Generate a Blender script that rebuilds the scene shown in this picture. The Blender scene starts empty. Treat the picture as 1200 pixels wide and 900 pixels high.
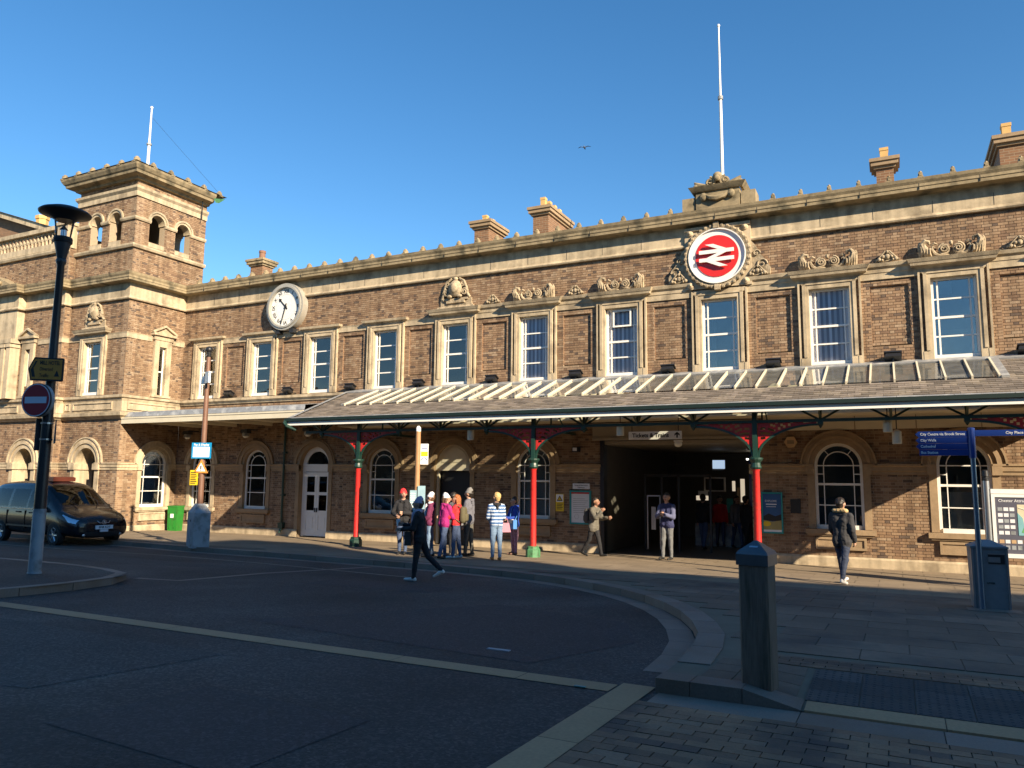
import bpy, bmesh, math, random
import numpy as np
from mathutils import Vector, Matrix
random.seed(7)
PI = math.pi
C = bpy.context.scene.collection
SC = bpy.context.scene
R_ = math.radians
# ---------------------------------------------------------------- camera
CAMY, CAMH = -22.3, 2.2
Rw = Matrix(((0.89453895, 0.04684494, 0.44452855), (0.44687989, -0.11579975, -0.88706752), (0.00992167, 0.99216731, -0.12452145)))
cd = bpy.data.cameras.new('camera'); cd.sensor_width = 36; cd.lens = 36*892/1200; cd.clip_end = 3000; cd.clip_start = .05
cam = bpy.data.objects.new('camera', cd); C.objects.link(cam)
cam.matrix_world = Matrix.Translation((0, CAMY, CAMH)) @ Rw.to_4x4()
SC.camera = cam
# ---------------------------------------------------------------- light
TAN_AZ, TAN_P = 1.9, 1.02              # sun stands to the right of the facade normal
az = math.atan(TAN_AZ); el = math.atan(TAN_P*math.cos(az))
sd = Vector((math.sin(az)*math.cos(el), -math.cos(az)*math.cos(el), math.sin(el)))   # towards the sun
w = bpy.data.worlds.new('World'); SC.world = w; w.use_nodes = True
nt = w.node_tree; bg = nt.nodes['Background']
sky = nt.nodes.new('ShaderNodeTexSky'); sky.sky_type = 'NISHITA'; sky.sun_disc = False
sky.sun_elevation = el; sky.sun_rotation = math.atan2(sd.x, sd.y)
sky.air_density = 1.0; sky.dust_density = .0; sky.ozone_density = 2.6; sky.altitude = 0
hs = nt.nodes.new('ShaderNodeHueSaturation'); hs.inputs['Saturation'].default_value = 1.26; hs.inputs['Hue'].default_value = .4985; nt.links.new(sky.outputs[0], hs.inputs['Color'])
nt.links.new(hs.outputs[0], bg.inputs[0]); bg.inputs[1].default_value = .086
sl = bpy.data.lights.new('sun', 'SUN'); sl.energy = 5.0; sl.angle = R_(.5); sl.color = (1, .83, .60)
so = bpy.data.objects.new('sun', sl); C.objects.link(so); so.rotation_euler = sd.to_track_quat('Z', 'Y').to_euler(); so.location = (20, -20, 30)
vs = SC.view_settings; vs.view_transform = 'Standard'; vs.look = 'None'; vs.exposure = 1.15; vs.gamma = 1; vs.use_curve_mapping = False
try:
    SC.cycles.max_bounces = 8; SC.cycles.transparent_max_bounces = 12; SC.cycles.caustics_reflective = False; SC.cycles.caustics_refractive = False
except Exception: pass
# ---------------------------------------------------------------- ground levels
K = .035
def PZ(y): return -K*max(min(y, 0), -32)           # pavement level: the forecourt rises gently away from the station
def RZ(y): return PZ(y)-.12                          # carriageway level
# ---------------------------------------------------------------- object helpers
def thing(name, label, cat, loc=(0, 0, 0), rz=0, group=None):
    o = bpy.data.objects.new(name, None); C.objects.link(o); o.empty_display_size = .2
    o.location = loc; o.rotation_euler = (0, 0, rz); o['label'] = label; o['category'] = cat
    if group: o['group'] = group
    return o
def tag(o, label, cat, group=None):
    o['label'] = label; o['category'] = cat
    if group: o['group'] = group
    return o
def kids(o): return [c for c in o.children]
def copy_tree(o, parent=None):
    c = o.copy(); C.objects.link(c)
    if parent is not None: c.parent = parent
    for ch in kids(o): copy_tree(ch, c)
    return c
class MB:
    def __init__(s): s.v = []; s.f = []; s.m = []; s.k = 0; s.T = None
    def add(s, vs, fs, k=None):
        n = len(s.v)
        if s.T is not None: vs = [tuple(s.T @ Vector(p)) for p in vs]
        s.v.extend(vs); k = s.k if k is None else k
        for f in fs: s.f.append([i+n for i in f]); s.m.append(k)
        return s
    def box(s, x0, x1, y0, y1, z0, z1, k=None):
        return s.add([(x0,y0,z0),(x1,y0,z0),(x1,y1,z0),(x0,y1,z0),(x0,y0,z1),(x1,y0,z1),(x1,y1,z1),(x0,y1,z1)],
              [(0,3,2,1),(4,5,6,7),(0,1,5,4),(1,2,6,5),(2,3,7,6),(3,0,4,7)], k)
    def frus(s, cx, cy, z0, z1, a0, b0, a1, b1, k=None):      # tapered box
        return s.add([(cx-a0,cy-b0,z0),(cx+a0,cy-b0,z0),(cx+a0,cy+b0,z0),(cx-a0,cy+b0,z0),(cx-a1,cy-b1,z1),(cx+a1,cy-b1,z1),(cx+a1,cy+b1,z1),(cx-a1,cy+b1,z1)],
              [(0,3,2,1),(4,5,6,7),(0,1,5,4),(1,2,6,5),(2,3,7,6),(3,0,4,7)], k)
    def prism(s, pts, y0, y1, k=None):                          # polygon in xz extruded along y (y0 in front)
        n = len(pts); a = sum(pts[i][0]*pts[(i+1)%n][1]-pts[(i+1)%n][0]*pts[i][1] for i in range(n))
        if a < 0: pts = pts[::-1]
        vs = [(p[0], y0, p[1]) for p in pts]+[(p[0], y1, p[1]) for p in pts]
        fs = [list(range(n)), list(range(2*n-1, n-1, -1))]+[(j, i, i+n, j+n) for i in range(n) for j in [(i+1) % n]]
        return s.add(vs, fs, k)
    def flat(s, pts, zf, th=0, k=None):                         # polygon in xy at zf(x,y), optional thickness
        n = len(pts); a = sum(pts[i][0]*pts[(i+1)%n][1]-pts[(i+1)%n][0]*pts[i][1] for i in range(n))
        if a < 0: pts = pts[::-1]
        vs = [(p[0], p[1], zf(p[0], p[1])) for p in pts]; fs = [list(range(n))]
        if th:
            vs += [(p[0], p[1], zf(p[0], p[1])-th) for p in pts]; fs += [(i, i+n, j+n, j) for i in range(n) for j in [(i+1) % n]]
        return s.add(vs, fs, k)
    def tube(s, p, q, r0, r1=None, n=8, caps=True, k=None):
        r1 = r0 if r1 is None else r1; p = Vector(p); q = Vector(q); d = (q-p).normalized()
        a = d.orthogonal().normalized(); b = d.cross(a); vs = []
        for c, r in ((p, r0), (q, r1)):
            for i in range(n): t = 2*PI*i/n; vs.append(tuple(c+(a*math.cos(t)+b*math.sin(t))*r))
        fs = [(i, (i+1) % n, (i+1) % n+n, i+n) for i in range(n)]
        if caps: fs += [list(range(n-1, -1, -1)), list(range(n, 2*n))]
        return s.add(vs, fs, k)
    def pipe(s, pts, r, n=6, k=None, closed=False):
        pts = [Vector(p) for p in pts]; m = len(pts); vs = []; ref = None
        for i, p in enumerate(pts):
            if closed: d = pts[(i+1) % m]-pts[i-1]
            else: d = pts[min(i+1, m-1)]-pts[max(i-1, 0)]
            d.normalize()
            if ref is None: ref = d.orthogonal().normalized()
            ref = (ref-d*ref.dot(d)).normalized(); b = d.cross(ref); rr = r[i] if isinstance(r, (list, tuple)) else r
            for j in range(n): t = 2*PI*j/n; vs.append(tuple(p+(ref*math.cos(t)+b*math.sin(t))*rr))
        fs = []
        for i in range(m if closed else m-1):
            a = i*n; c = ((i+1) % m)*n
            for j in range(n): fs.append((a+j, a+(j+1) % n, c+(j+1) % n, c+j))
        if not closed: fs += [list(range(n-1, -1, -1)), list(range((m-1)*n, m*n))]
        return s.add(vs, fs, k)
    def lathe(s, prof, c=(0, 0, 0), n=16, k=None, rot=0):       # prof [(r,z)]
        vs = []; fs = []; m = len(prof)
        for r, z in prof:
            for i in range(n): t = 2*PI*i/n+rot; vs.append((c[0]+r*math.cos(t), c[1]+r*math.sin(t), c[2]+z))
        for j in range(m-1):
            for i in range(n): fs.append((j*n+i, j*n+(i+1) % n, (j+1)*n+(i+1) % n, (j+1)*n+i))
        fs += [list(range(n-1, -1, -1)), list(range((m-1)*n, m*n))]
        return s.add(vs, fs, k)
    def ball(s, c, r, n=10, m=6, k=None):
        r = r if isinstance(r, (tuple, list)) else (r, r, r); vs = [(c[0], c[1], c[2]-r[2])]; fs = []
        for j in range(1, m):
            ph = -PI/2+PI*j/m
            for i in range(n): t = 2*PI*i/n; vs.append((c[0]+r[0]*math.cos(ph)*math.cos(t), c[1]+r[1]*math.cos(ph)*math.sin(t), c[2]+r[2]*math.sin(ph)))
        vs.append((c[0], c[1], c[2]+r[2])); L = len(vs)-1
        for i in range(n): fs.append((0, 1+(i+1) % n, 1+i)); fs.append((L, L-n+i, L-n+(i+1) % n))
        for j in range(m-2):
            for i in range(n): a = 1+j*n; fs.append((a+i, a+(i+1) % n, a+n+(i+1) % n, a+n+i))
        return s.add(vs, fs, k)
    def run(s, path, prof, k=None, closed=False):               # closed section prof [(out,z)] swept along a plan polyline; outward = left of travel
        path = [Vector(p) for p in path]; n = len(path); m = len(prof); vs = []
        for i in range(n):
            dirs = []
            if i > 0 or closed: dirs.append((path[i]-path[i-1]).normalized())
            if i < n-1 or closed: dirs.append((path[(i+1) % n]-path[i]).normalized())
            nn = [Vector((-d.y, d.x)) for d in dirs]
            mv = nn[0] if len(nn) == 1 else (nn[0]+nn[1])/(1+nn[0].dot(nn[1]))
            for o_, z in prof: vs.append((path[i].x+mv.x*o_, path[i].y+mv.y*o_, z))
        fs = []
        for i in range(n if closed else n-1):
            a = i*m; b = ((i+1) % n)*m
            for j in range(m): fs.append((a+j, b+j, b+(j+1) % m, a+(j+1) % m))
        if not closed: fs += [list(range(m)), list(range(n*m-1, (n-1)*m-1, -1))]
        return s.add(vs, fs, k)
    def arch(s, cx, z, r0, r1, y0, y1, n=20, a0=0, a1=PI, k=None):   # half-ring in xz, y0 front, y1 back
        vs = []; fs = []
        for i in range(n+1):
            t = a0+(a1-a0)*i/n; c, q = math.cos(t), math.sin(t)
            vs += [(cx+r0*c, y0, z+r0*q), (cx+r1*c, y0, z+r1*q), (cx+r1*c, y1, z+r1*q), (cx+r0*c, y1, z+r0*q)]
        for i in range(n):
            a = 4*i; b = a+4
            fs += [(a, a+1, b+1, b), (a+1, a+2, b+2, b+1), (a+2, a+3, b+3, b+2), (a+3, a, b, b+3)]
        fs += [(0, 3, 2, 1), (4*n, 4*n+1, 4*n+2, 4*n+3)]
        return s.add(vs, fs, k)
    def mesh(s, name, mats, smooth=False):
        me = bpy.data.meshes.new(name); me.from_pydata(s.v, [], s.f)
        mats = mats if isinstance(mats, (list, tuple)) else [mats]
        for m in mats: me.materials.append(m)
        if len(mats) > 1: me.polygons.foreach_set('material_index', s.m)
        bm = bmesh.new(); bm.from_mesh(me); bmesh.ops.recalc_face_normals(bm, faces=bm.faces); bm.to_mesh(me); bm.free()
        if smooth:
            me.polygons.foreach_set('use_smooth', [True]*len(me.polygons))
            try: me.set_sharp_from_angle(angle=R_(38))
            except Exception: pass
        me.update(); return me
    def build(s, name, mats, parent=None, smooth=False, kind=None, loc=None, label=None):
        o = bpy.data.objects.new(name, s.mesh(name, mats, smooth)); C.objects.link(o)
        if parent is not None: o.parent = parent
        if kind: o['kind'] = kind
        if loc: o.location = loc
        if label: o['label'] = label
        return o
def share(name, me, parent, loc=(0, 0, 0), rz=0, scale=None, kind=None):
    o = bpy.data.objects.new(name, me); C.objects.link(o); o.parent = parent; o.location = loc; o.rotation_euler = (0, 0, rz)
    if scale: o.scale = scale
    if kind: o['kind'] = kind
    return o
_dg = None
def text_mesh(s, size, mat, extrude=.002, bold=0, align='CENTER'):
    cu = bpy.data.curves.new('lettering', 'FONT'); cu.body = s; cu.size = size; cu.extrude = extrude; cu.offset = bold
    cu.align_x = align; cu.align_y = 'CENTER'; cu.resolution_u = 3
    o = bpy.data.objects.new('lettering', cu); C.objects.link(o)
    bpy.context.view_layer.update()
    me = bpy.data.meshes.new_from_object(o.evaluated_get(bpy.context.evaluated_depsgraph_get()))
    bpy.data.objects.remove(o); bpy.data.curves.remove(cu); me.materials.clear(); me.materials.append(mat); me.name = 'lettering'
    return me
def text(name, s, size, parent, loc, mat, rz=0, bold=0, extrude=.002, align='CENTER', sx=1):
    # upright lettering facing local -y
    o = bpy.data.objects.new(name, text_mesh(s, size, mat, extrude, bold, align)); C.objects.link(o); o.parent = parent
    o.location = loc; o.rotation_euler = (PI/2, 0, rz); o.scale = (sx, 1, 1); return o
# ---------------------------------------------------------------- materials
def mat(name, col, rough=.7, metal=0, var=.15, scale=4, var2=0, scale2=.5, bump=0, bscale=40, island=0, hue=0, spec=.5, coat=0, stain=None, stain_scale=1.2, stain_amt=0, emit=0, stretch=None, detail=4, objrand=False, speck=0, sscale=90, streak=0):
    m = bpy.data.materials.new(name); m.use_nodes = True; n = m.node_tree.nodes; L = m.node_tree.links; b = n['Principled BSDF']
    b.inputs['Roughness'].default_value = rough; b.inputs['Metallic'].default_value = metal; b.inputs['Specular IOR Level'].default_value = spec; b.inputs['Coat Weight'].default_value = coat
    g = n.new('ShaderNodeNewGeometry'); src = g.outputs['Position']
    if stretch:
        mp = n.new('ShaderNodeMapping'); mp.inputs['Scale'].default_value = stretch; L.new(src, mp.inputs[0]); src = mp.outputs[0]
    isl = g.outputs['Random Per Island']
    if objrand: isl = n.new('ShaderNodeObjectInfo').outputs['Random']
    def noise(sc, dt=detail):
        x = n.new('ShaderNodeTexNoise'); x.inputs['Scale'].default_value = sc; x.inputs['Detail'].default_value = dt; L.new(src, x.inputs['Vector']); return x.outputs['Fac']
    def math_(op, a, b_):
        x = n.new('ShaderNodeMath'); x.operation = op
        for i, q in enumerate((a, b_)):
            if isinstance(q, (int, float)): x.inputs[i].default_value = q
            else: L.new(q, x.inputs[i])
        return x.outputs[0]
    val = 1.0
    if var: val = math_('ADD', math_('MULTIPLY', noise(scale), 2*var*1.6), 1-var*1.6)
    if var2: val = math_('MULTIPLY', val, math_('ADD', math_('MULTIPLY', noise(scale2, 3), 2*var2*1.6), 1-var2*1.6))
    if island: val = math_('MULTIPLY', val, math_('ADD', math_('MULTIPLY', isl, 2*island), 1-island))
    if speck:
        vo = n.new('ShaderNodeTexVoronoi'); vo.inputs['Scale'].default_value = sscale; L.new(g.outputs['Position'], vo.inputs['Vector']); sx = n.new('ShaderNodeSeparateXYZ'); L.new(vo.outputs['Color'], sx.inputs[0])
        val = math_('MULTIPLY', val, math_('ADD', math_('MULTIPLY', math_('POWER', sx.outputs[0], 2.5), 2.2*speck), 1-speck*.6))
    if streak:
        m2 = n.new('ShaderNodeMapping'); m2.inputs['Scale'].default_value = (5, 5, .22); L.new(g.outputs['Position'], m2.inputs[0]); sn = n.new('ShaderNodeTexNoise'); sn.inputs['Scale'].default_value = 1; sn.inputs['Detail'].default_value = 5; L.new(m2.outputs[0], sn.inputs['Vector'])
        r3 = n.new('ShaderNodeMapRange'); r3.inputs['From Min'].default_value = .42; r3.inputs['From Max'].default_value = .66; r3.inputs['To Min'].default_value = 1.08; r3.inputs['To Max'].default_value = 1-streak; L.new(sn.outputs['Fac'], r3.inputs['Value']); val = math_('MULTIPLY', val, r3.outputs[0])
    out = None
    if isinstance(col[0], (tuple, list)):       # palette by island
        cr = n.new('ShaderNodeValToRGB'); cr.color_ramp.interpolation = 'CONSTANT' if island == 0 else 'LINEAR'; e = cr.color_ramp.elements
        while len(e) < len(col): e.new(.5)
        for i, c in enumerate(col): e[i].position = c[3] if len(c) > 3 else i/len(col); e[i].color = (*c[:3], 1)
        wn = n.new('ShaderNodeTexWhiteNoise'); wn.noise_dimensions = '1D'; L.new(math_('MULTIPLY', isl, 917.3), wn.inputs['W']); L.new(wn.outputs['Value'], cr.inputs[0]); base = cr.outputs[0]
    else:
        rgb = n.new('ShaderNodeRGB'); rgb.outputs[0].default_value = (*col, 1); base = rgb.outputs[0]
    if stain:
        mx = n.new('ShaderNodeMix'); mx.data_type = 'RGBA'; st = noise(stain_scale, 5)
        r2 = n.new('ShaderNodeMapRange'); r2.inputs['From Min'].default_value = .5; r2.inputs['From Max'].default_value = .68; r2.inputs['To Max'].default_value = stain_amt; L.new(st, r2.inputs['Value'])
        L.new(r2.outputs[0], mx.inputs['Factor']); L.new(base, mx.inputs[6]); mx.inputs[7].default_value = (*stain, 1); base = mx.outputs[2]
    if val != 1.0:
        vm = n.new('ShaderNodeVectorMath'); vm.operation = 'SCALE'; L.new(base, vm.inputs[0]); L.new(val, vm.inputs['Scale']); base = vm.outputs[0]
    L.new(base, b.inputs['Base Color'])
    if bump:
        bn = n.new('ShaderNodeBump'); bn.inputs['Strength'].default_value = bump; bn.inputs['Distance'].default_value = .01; L.new(noise(bscale, 3), bn.inputs['Height']); L.new(bn.outputs[0], b.inputs['Normal'])
    if emit:
        b.inputs['Emission Color'].default_value = (*col, 1); b.inputs['Emission Strength'].default_value = emit
    return m
def glassmat(name, tint=(.9, .93, .95), ior=1.5, rough=.0, dirt=0, dirtcol=(.3, .3, .28)):
    m = bpy.data.materials.new(name); m.use_nodes = True; n = m.node_tree.nodes; L = m.node_tree.links; n.remove(n['Principled BSDF'])
    t = n.new('ShaderNodeBsdfTransparent'); t.inputs[0].default_value = (*tint, 1); g = n.new('ShaderNodeBsdfGlossy'); g.inputs['Roughness'].default_value = rough
    f = n.new('ShaderNodeFresnel'); f.inputs[0].default_value = ior; mx = n.new('ShaderNodeMixShader'); L.new(f.outputs[0], mx.inputs[0]); L.new(t.outputs[0], mx.inputs[1]); L.new(g.outputs[0], mx.inputs[2])
    # slightly wavy old glass
    nz = n.new('ShaderNodeTexNoise'); nz.inputs['Scale'].default_value = 1.3; gg = n.new('ShaderNodeNewGeometry'); L.new(gg.outputs['Position'], nz.inputs['Vector'])
    bp = n.new('ShaderNodeBump'); bp.inputs['Strength'].default_value = .12; bp.inputs['Distance'].default_value = .05; L.new(nz.outputs['Fac'], bp.inputs['Height']); L.new(bp.outputs[0], g.inputs['Normal'])
    out = n['Material Output']; last = mx.outputs[0]
    if dirt:
        d = n.new('ShaderNodeBsdfDiffuse'); d.inputs[0].default_value = (*dirtcol, 1); m2 = n.new('ShaderNodeMixShader')
        nz2 = n.new('ShaderNodeTexNoise'); nz2.inputs['Scale'].default_value = 3; L.new(gg.outputs['Position'], nz2.inputs['Vector'])
        mr = n.new('ShaderNodeMapRange'); mr.inputs['To Min'].default_value = dirt*.4; mr.inputs['To Max'].default_value = dirt*1.6; L.new(nz2.outputs['Fac'], mr.inputs['Value'])
        L.new(mr.outputs[0], m2.inputs[0]); L.new(last, m2.inputs[1]); L.new(d.outputs[0], m2.inputs[2]); last = m2.outputs[0]
    L.new(last, out.inputs[0]); return m
M = {}
BR = [(.26,.167,.10,0), (.29,.193,.118,.22), (.23,.144,.086,.44), (.31,.213,.136,.60), (.185,.114,.071,.74), (.335,.242,.16,.86), (.115,.08,.06,.935)]
M['brick'] = mat('brown_brick', BR, .88, var=.16, scale=30, var2=.14, scale2=.5, bump=.25, bscale=60, streak=.28)
M['brick1'] = mat('brown_brick_single', BR, .88, var=.16, scale=30, var2=.14, scale2=.5, bump=.25, bscale=60, objrand=True, streak=.28)
M['mortar'] = mat('lime_mortar', (.36, .285, .20), .95, var=.15, scale=20)
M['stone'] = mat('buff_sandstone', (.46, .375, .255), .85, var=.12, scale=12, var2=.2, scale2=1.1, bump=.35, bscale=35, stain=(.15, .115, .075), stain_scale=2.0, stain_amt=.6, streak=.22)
M['stone_dirty'] = mat('weathered_sandstone', (.29, .23, .14), .9, var=.25, scale=9, var2=.3, scale2=1.3, bump=.4, bscale=30, stain=(.06, .055, .035), stain_scale=2.2, stain_amt=.85)
M['carved'] = mat('carved_sandstone', (.38, .305, .205), .9, var=.3, scale=16, var2=.25, scale2=2, bump=.9, bscale=24, stain=(.10, .08, .05), stain_scale=7, stain_amt=.7)
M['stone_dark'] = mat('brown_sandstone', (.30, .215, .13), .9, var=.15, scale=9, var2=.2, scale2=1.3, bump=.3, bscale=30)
M['white'] = mat('white_paint', (.80, .79, .75), .45, var=.04, scale=8)
M['offwhite'] = mat('cream_paint', (.66, .60, .46), .55, var=.06, scale=3, var2=.1, scale2=.8)
M['glass'] = glassmat('window_glass', ior=2.3)
M['beam'] = mat('dull_beam_paint', (.30, .26, .20), .6, var=.1)
M['glass_clear'] = glassmat('clear_window_glass', tint=(.97, .97, .98), ior=1.2)
M['glass_dark'] = glassmat('old_window_glass', tint=(.75, .79, .80), ior=1.6)
M['roof_glass'] = glassmat('dusty_roof_glass', tint=(.80, .86, .83), ior=1.5, rough=.05, dirt=.28)
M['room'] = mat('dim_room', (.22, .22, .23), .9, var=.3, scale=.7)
M['blind'] = mat('fabric_blind', (.86, .84, .86), .8, var=.05, scale=3, island=.2)
M['curtain'] = mat('net_curtain', (.66, .62, .56), .9, var=.1, scale=5)
M['slate'] = mat('roof_slate', (.20, .168, .14), .75, var=.25, scale=14, island=.38, stain=(.27, .23, .17), stain_scale=2.5, stain_amt=.5)
M['slate1'] = mat('roof_slate_single', (.20, .168, .14), .75, var=.25, scale=14, island=.38, stain=(.27, .23, .17), stain_scale=2.5, stain_amt=.5, objrand=True)
M['lead'] = mat('grey_lead', (.30, .31, .32), .55, metal=.3, var=.2, scale=6, stain=(.55, .55, .52), stain_scale=3, stain_amt=.7)
M['green'] = mat('dark_green_paint', (.012, .042, .032), .4, var=.15, scale=6)
M['lime'] = mat('bright_green_paint', (.07, .22, .10), .55, var=.15, scale=8, stain=(.05, .07, .04), stain_scale=9, stain_amt=.7)
M['red'] = mat('red_paint', (.56, .024, .022), .45, var=.14, scale=9, stain=(.16, .03, .022), stain_scale=7, stain_amt=.6, bump=.15, bscale=20)
M['gutter'] = mat('black_green_gutter', (.008, .02, .017), .5)
M['black'] = mat('black_paint', (.018, .018, .02), .4, var=.1)
M['dark'] = mat('dark_metal', (.035, .037, .042), .5, metal=.4)
M['steel'] = mat('brushed_steel', (.50, .51, .53), .32, metal=.9, var=.08, stretch=(1, 1, .1))
M['grey'] = mat('grey_paint', (.30, .32, .335), .55, var=.15, stain=(.10, .095, .085), stain_amt=.6, stain_scale=5, bump=.2, bscale=18)
M['asphalt'] = mat('asphalt', (.050, .042, .037), .86, var=.35, scale=30, var2=.75, scale2=.38, bump=1, bscale=70, stain=(.075, .068, .06), stain_scale=.8, stain_amt=.7, speck=.5, sscale=48)
M['ground'] = mat('rough_ground', (.06, .06, .06), .95, var=.2)
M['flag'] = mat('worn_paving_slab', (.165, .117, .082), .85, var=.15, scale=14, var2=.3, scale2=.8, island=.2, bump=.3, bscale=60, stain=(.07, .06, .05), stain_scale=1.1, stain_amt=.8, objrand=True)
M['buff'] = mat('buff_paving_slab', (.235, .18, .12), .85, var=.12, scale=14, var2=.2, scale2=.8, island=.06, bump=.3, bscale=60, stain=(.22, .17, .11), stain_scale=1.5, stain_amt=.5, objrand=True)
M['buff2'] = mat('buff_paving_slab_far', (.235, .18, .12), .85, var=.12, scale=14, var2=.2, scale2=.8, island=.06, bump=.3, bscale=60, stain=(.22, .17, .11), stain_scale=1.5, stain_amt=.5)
M['joint'] = mat('paving_joint', (.16, .13, .09), .95)
M['kerb'] = mat('granite_kerb', (.205, .158, .125), .75, var=.18, scale=60, var2=.18, scale2=1, island=.15, bump=.2, bscale=90, stain=(.16, .10, .06), stain_scale=1.5, stain_amt=.5, objrand=True)
M['band'] = mat('buff_setting_stone', (.42, .25, .13), .8, var=.15, scale=40, var2=.12, scale2=1, island=.1, objrand=True)
M['pbrick'] = mat('block_paving', [(.25,.135,.078,0), (.29,.16,.09,.3), (.205,.113,.066,.6), (.26,.155,.095,.8), (.14,.085,.06,.93)], .85, var=.18, scale=30, var2=.3, scale2=.9, bump=.4, bscale=70, stain=(.035, .035, .035), stain_scale=1.4, stain_amt=.7, objrand=True)
M['tactile'] = mat('dark_tarmac', (.05, .05, .052), .9, var=.2, scale=50, bump=.5, bscale=120)
M['pot'] = mat('yellow_clay_pot', (.58, .37, .14), .8, var=.12, scale=9)
M['potred'] = mat('brown_clay_pot', (.22, .12, .08), .8)
M['yellow'] = mat('yellow_enamel', (.75, .52, .02), .5)
M['ink'] = mat('black_ink', (.012, .012, .013), .6, var=0)
M['wink'] = mat('white_ink', (.85, .85, .85), .5, var=0)
M['blue'] = mat('blue_enamel', (.012, .045, .24), .35, var=.05)
M['teal'] = mat('teal_frame', (.02, .26, .27), .45)
M['wood'] = mat('weathered_timber', (.15, .112, .085), .85, var=.35, scale=9, stretch=(7, 7, .7), bump=.7, bscale=14, stain=(.02, .026, .014), stain_scale=2.0, stain_amt=.7)
M['brown'] = mat('rusty_brown_pole', (.175, .088, .056), .5, var=.15)
M['paper'] = mat('printed_paper', (.72, .72, .74), .6, var=.05)

# ================================================================= STATION BUILDING
ST = thing('station_building', 'long two storey Victorian brick station with buff stone trim and square corner tower', 'station')
MAIN = Matrix.Identity(4)
RET = Matrix.Translation((-26.8, 0, 0)) @ Matrix.Rotation(PI/2, 4, 'Z')      # local x -> +y, local -y -> +x
TF = Matrix.Translation((0, -2.7, 0)); WF = Matrix.Translation((0, -3.0, 0))
def rect(x0, x1, z0, z1): return lambda z: [(x0, x1)] if z0 <= z <= z1 else []
def archhole(cx, r, zs, z0):
    def f(z):
        if z < z0 or z > zs+r: return []
        h = r if z < zs else math.sqrt(max(r*r-(z-zs)**2, 0)); return [(cx-h, cx+h)]
    return f
def free(x0, x1, holes, z):
    bl = sorted(sum([h(z) for h in holes], [])); out = []; x = x0
    for a, b in bl:
        if a > x: out.append((x, min(a, x1)))
        x = max(x, b)
        if x >= x1: break
    if x < x1: out.append((x, x1))
    return [(a, b) for a, b in out if b-a > .02]
SINGLE = []
def lay(T, x0, x1, z0, z1, holes, mb, mo, y=0, depth=.3, single=None):
    mb.T = T; mo.T = T; n = int(round((z1-z0)/.075)); ch = (z1-z0)/n
    for i in range(n):
        za = z0+i*ch; zb = za+ch
        for a, b in free(x0, x1, holes, (za+zb)/2):
            mo.box(a, b, y+.011, y+depth, za, zb)
            ph = (0 if i % 2 else .17); s = math.floor((a-ph)/.3475); x = s*.3475+ph
            while x < b:
                for L in (.225, .1025):
                    p, q = max(x, a+.003), min(x+L, b-.003)
                    if q-p > .02:
                        d = y-random.random()*.004
                        if single and single(p, q, za): SINGLE.append((p, q, d, za, L if q-p > L-.01 else None))
                        else:
                            e0 = za+.006; e1 = zb-.005
                            mb.add([(p,d,e0),(q,d,e0),(q,d,e1),(p,d,e1),(p,y+.013,e0),(q,y+.013,e0),(q,y+.013,e1),(p,y+.013,e1)],
                                   [(0,1,2,3),(1,0,4,5),(2,1,5,6),(3,2,6,7),(0,3,7,4)])
                    x += L+.01125
def brickwall_mat():
    m = bpy.data.materials.new('chimney_brick'); m.use_nodes = True; n = m.node_tree.nodes; L = m.node_tree.links; b = n['Principled BSDF']; b.inputs['Roughness'].default_value = .9
    g = n.new('ShaderNodeNewGeometry'); s = n.new('ShaderNodeSeparateXYZ'); L.new(g.outputs['Position'], s.inputs[0]); a = n.new('ShaderNodeMath'); a.operation = 'ADD'; L.new(s.outputs[0], a.inputs[0]); L.new(s.outputs[1], a.inputs[1])
    c = n.new('ShaderNodeCombineXYZ'); L.new(a.outputs[0], c.inputs[0]); L.new(s.outputs[2], c.inputs[1])
    t = n.new('ShaderNodeTexBrick'); t.inputs['Scale'].default_value = 1; t.inputs['Brick Width'].default_value = .235; t.inputs['Row Height'].default_value = .075; t.inputs['Mortar Size'].default_value = .006
    t.inputs['Color1'].default_value = (.24, .125, .065, 1); t.inputs['Color2'].default_value = (.15, .08, .045, 1); t.inputs['Mortar'].default_value = (.28, .22, .15, 1); L.new(c.outputs[0], t.inputs['Vector']); L.new(t.outputs['Color'], b.inputs['Base Color']); return m
M['brickp'] = brickwall_mat()
UPX = [-25.3, -22.28, -19.3, -16.3, -13.36, -10.37, -7.38, -4.38, -1.4, 1.58, 4.56, 7.54]   # bay centres
XL, XR = -26.8, 9.0
ARW = [-25.3, -22.35, -16.33, -10.38, -1.36, 1.55, 4.55, 7.52]                           # arched windows below
bk = MB(); mo = MB(); holes = []
for x in UPX: holes.append(rect(x-.60, x+.60, 5.38, 7.62))
PAN = [((UPX[i]+UPX[i+1])/2) for i in range(len(UPX)-1)]
for x in PAN: holes.append(rect(x-.47, x+.47, 5.86, 7.47))
for x in ARW: holes += [archhole(x, .70, 2.66, .95)]
holes += [archhole(-19.4, .75, 2.66, 0), archhole(-13.4, .80, 2.66, 0), rect(-8.07, -3.61, 0, 3.42)]
lay(MAIN, XL, XR, .27, 9.2, holes, bk, mo, single=lambda p, q, z: -.58 < p and q < .77 and .3 < z < 2.38)
for x in PAN: lay(MAIN, x-.47, x+.47, 5.86, 7.47, [], bk, mo, y=.065, depth=.23)
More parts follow.
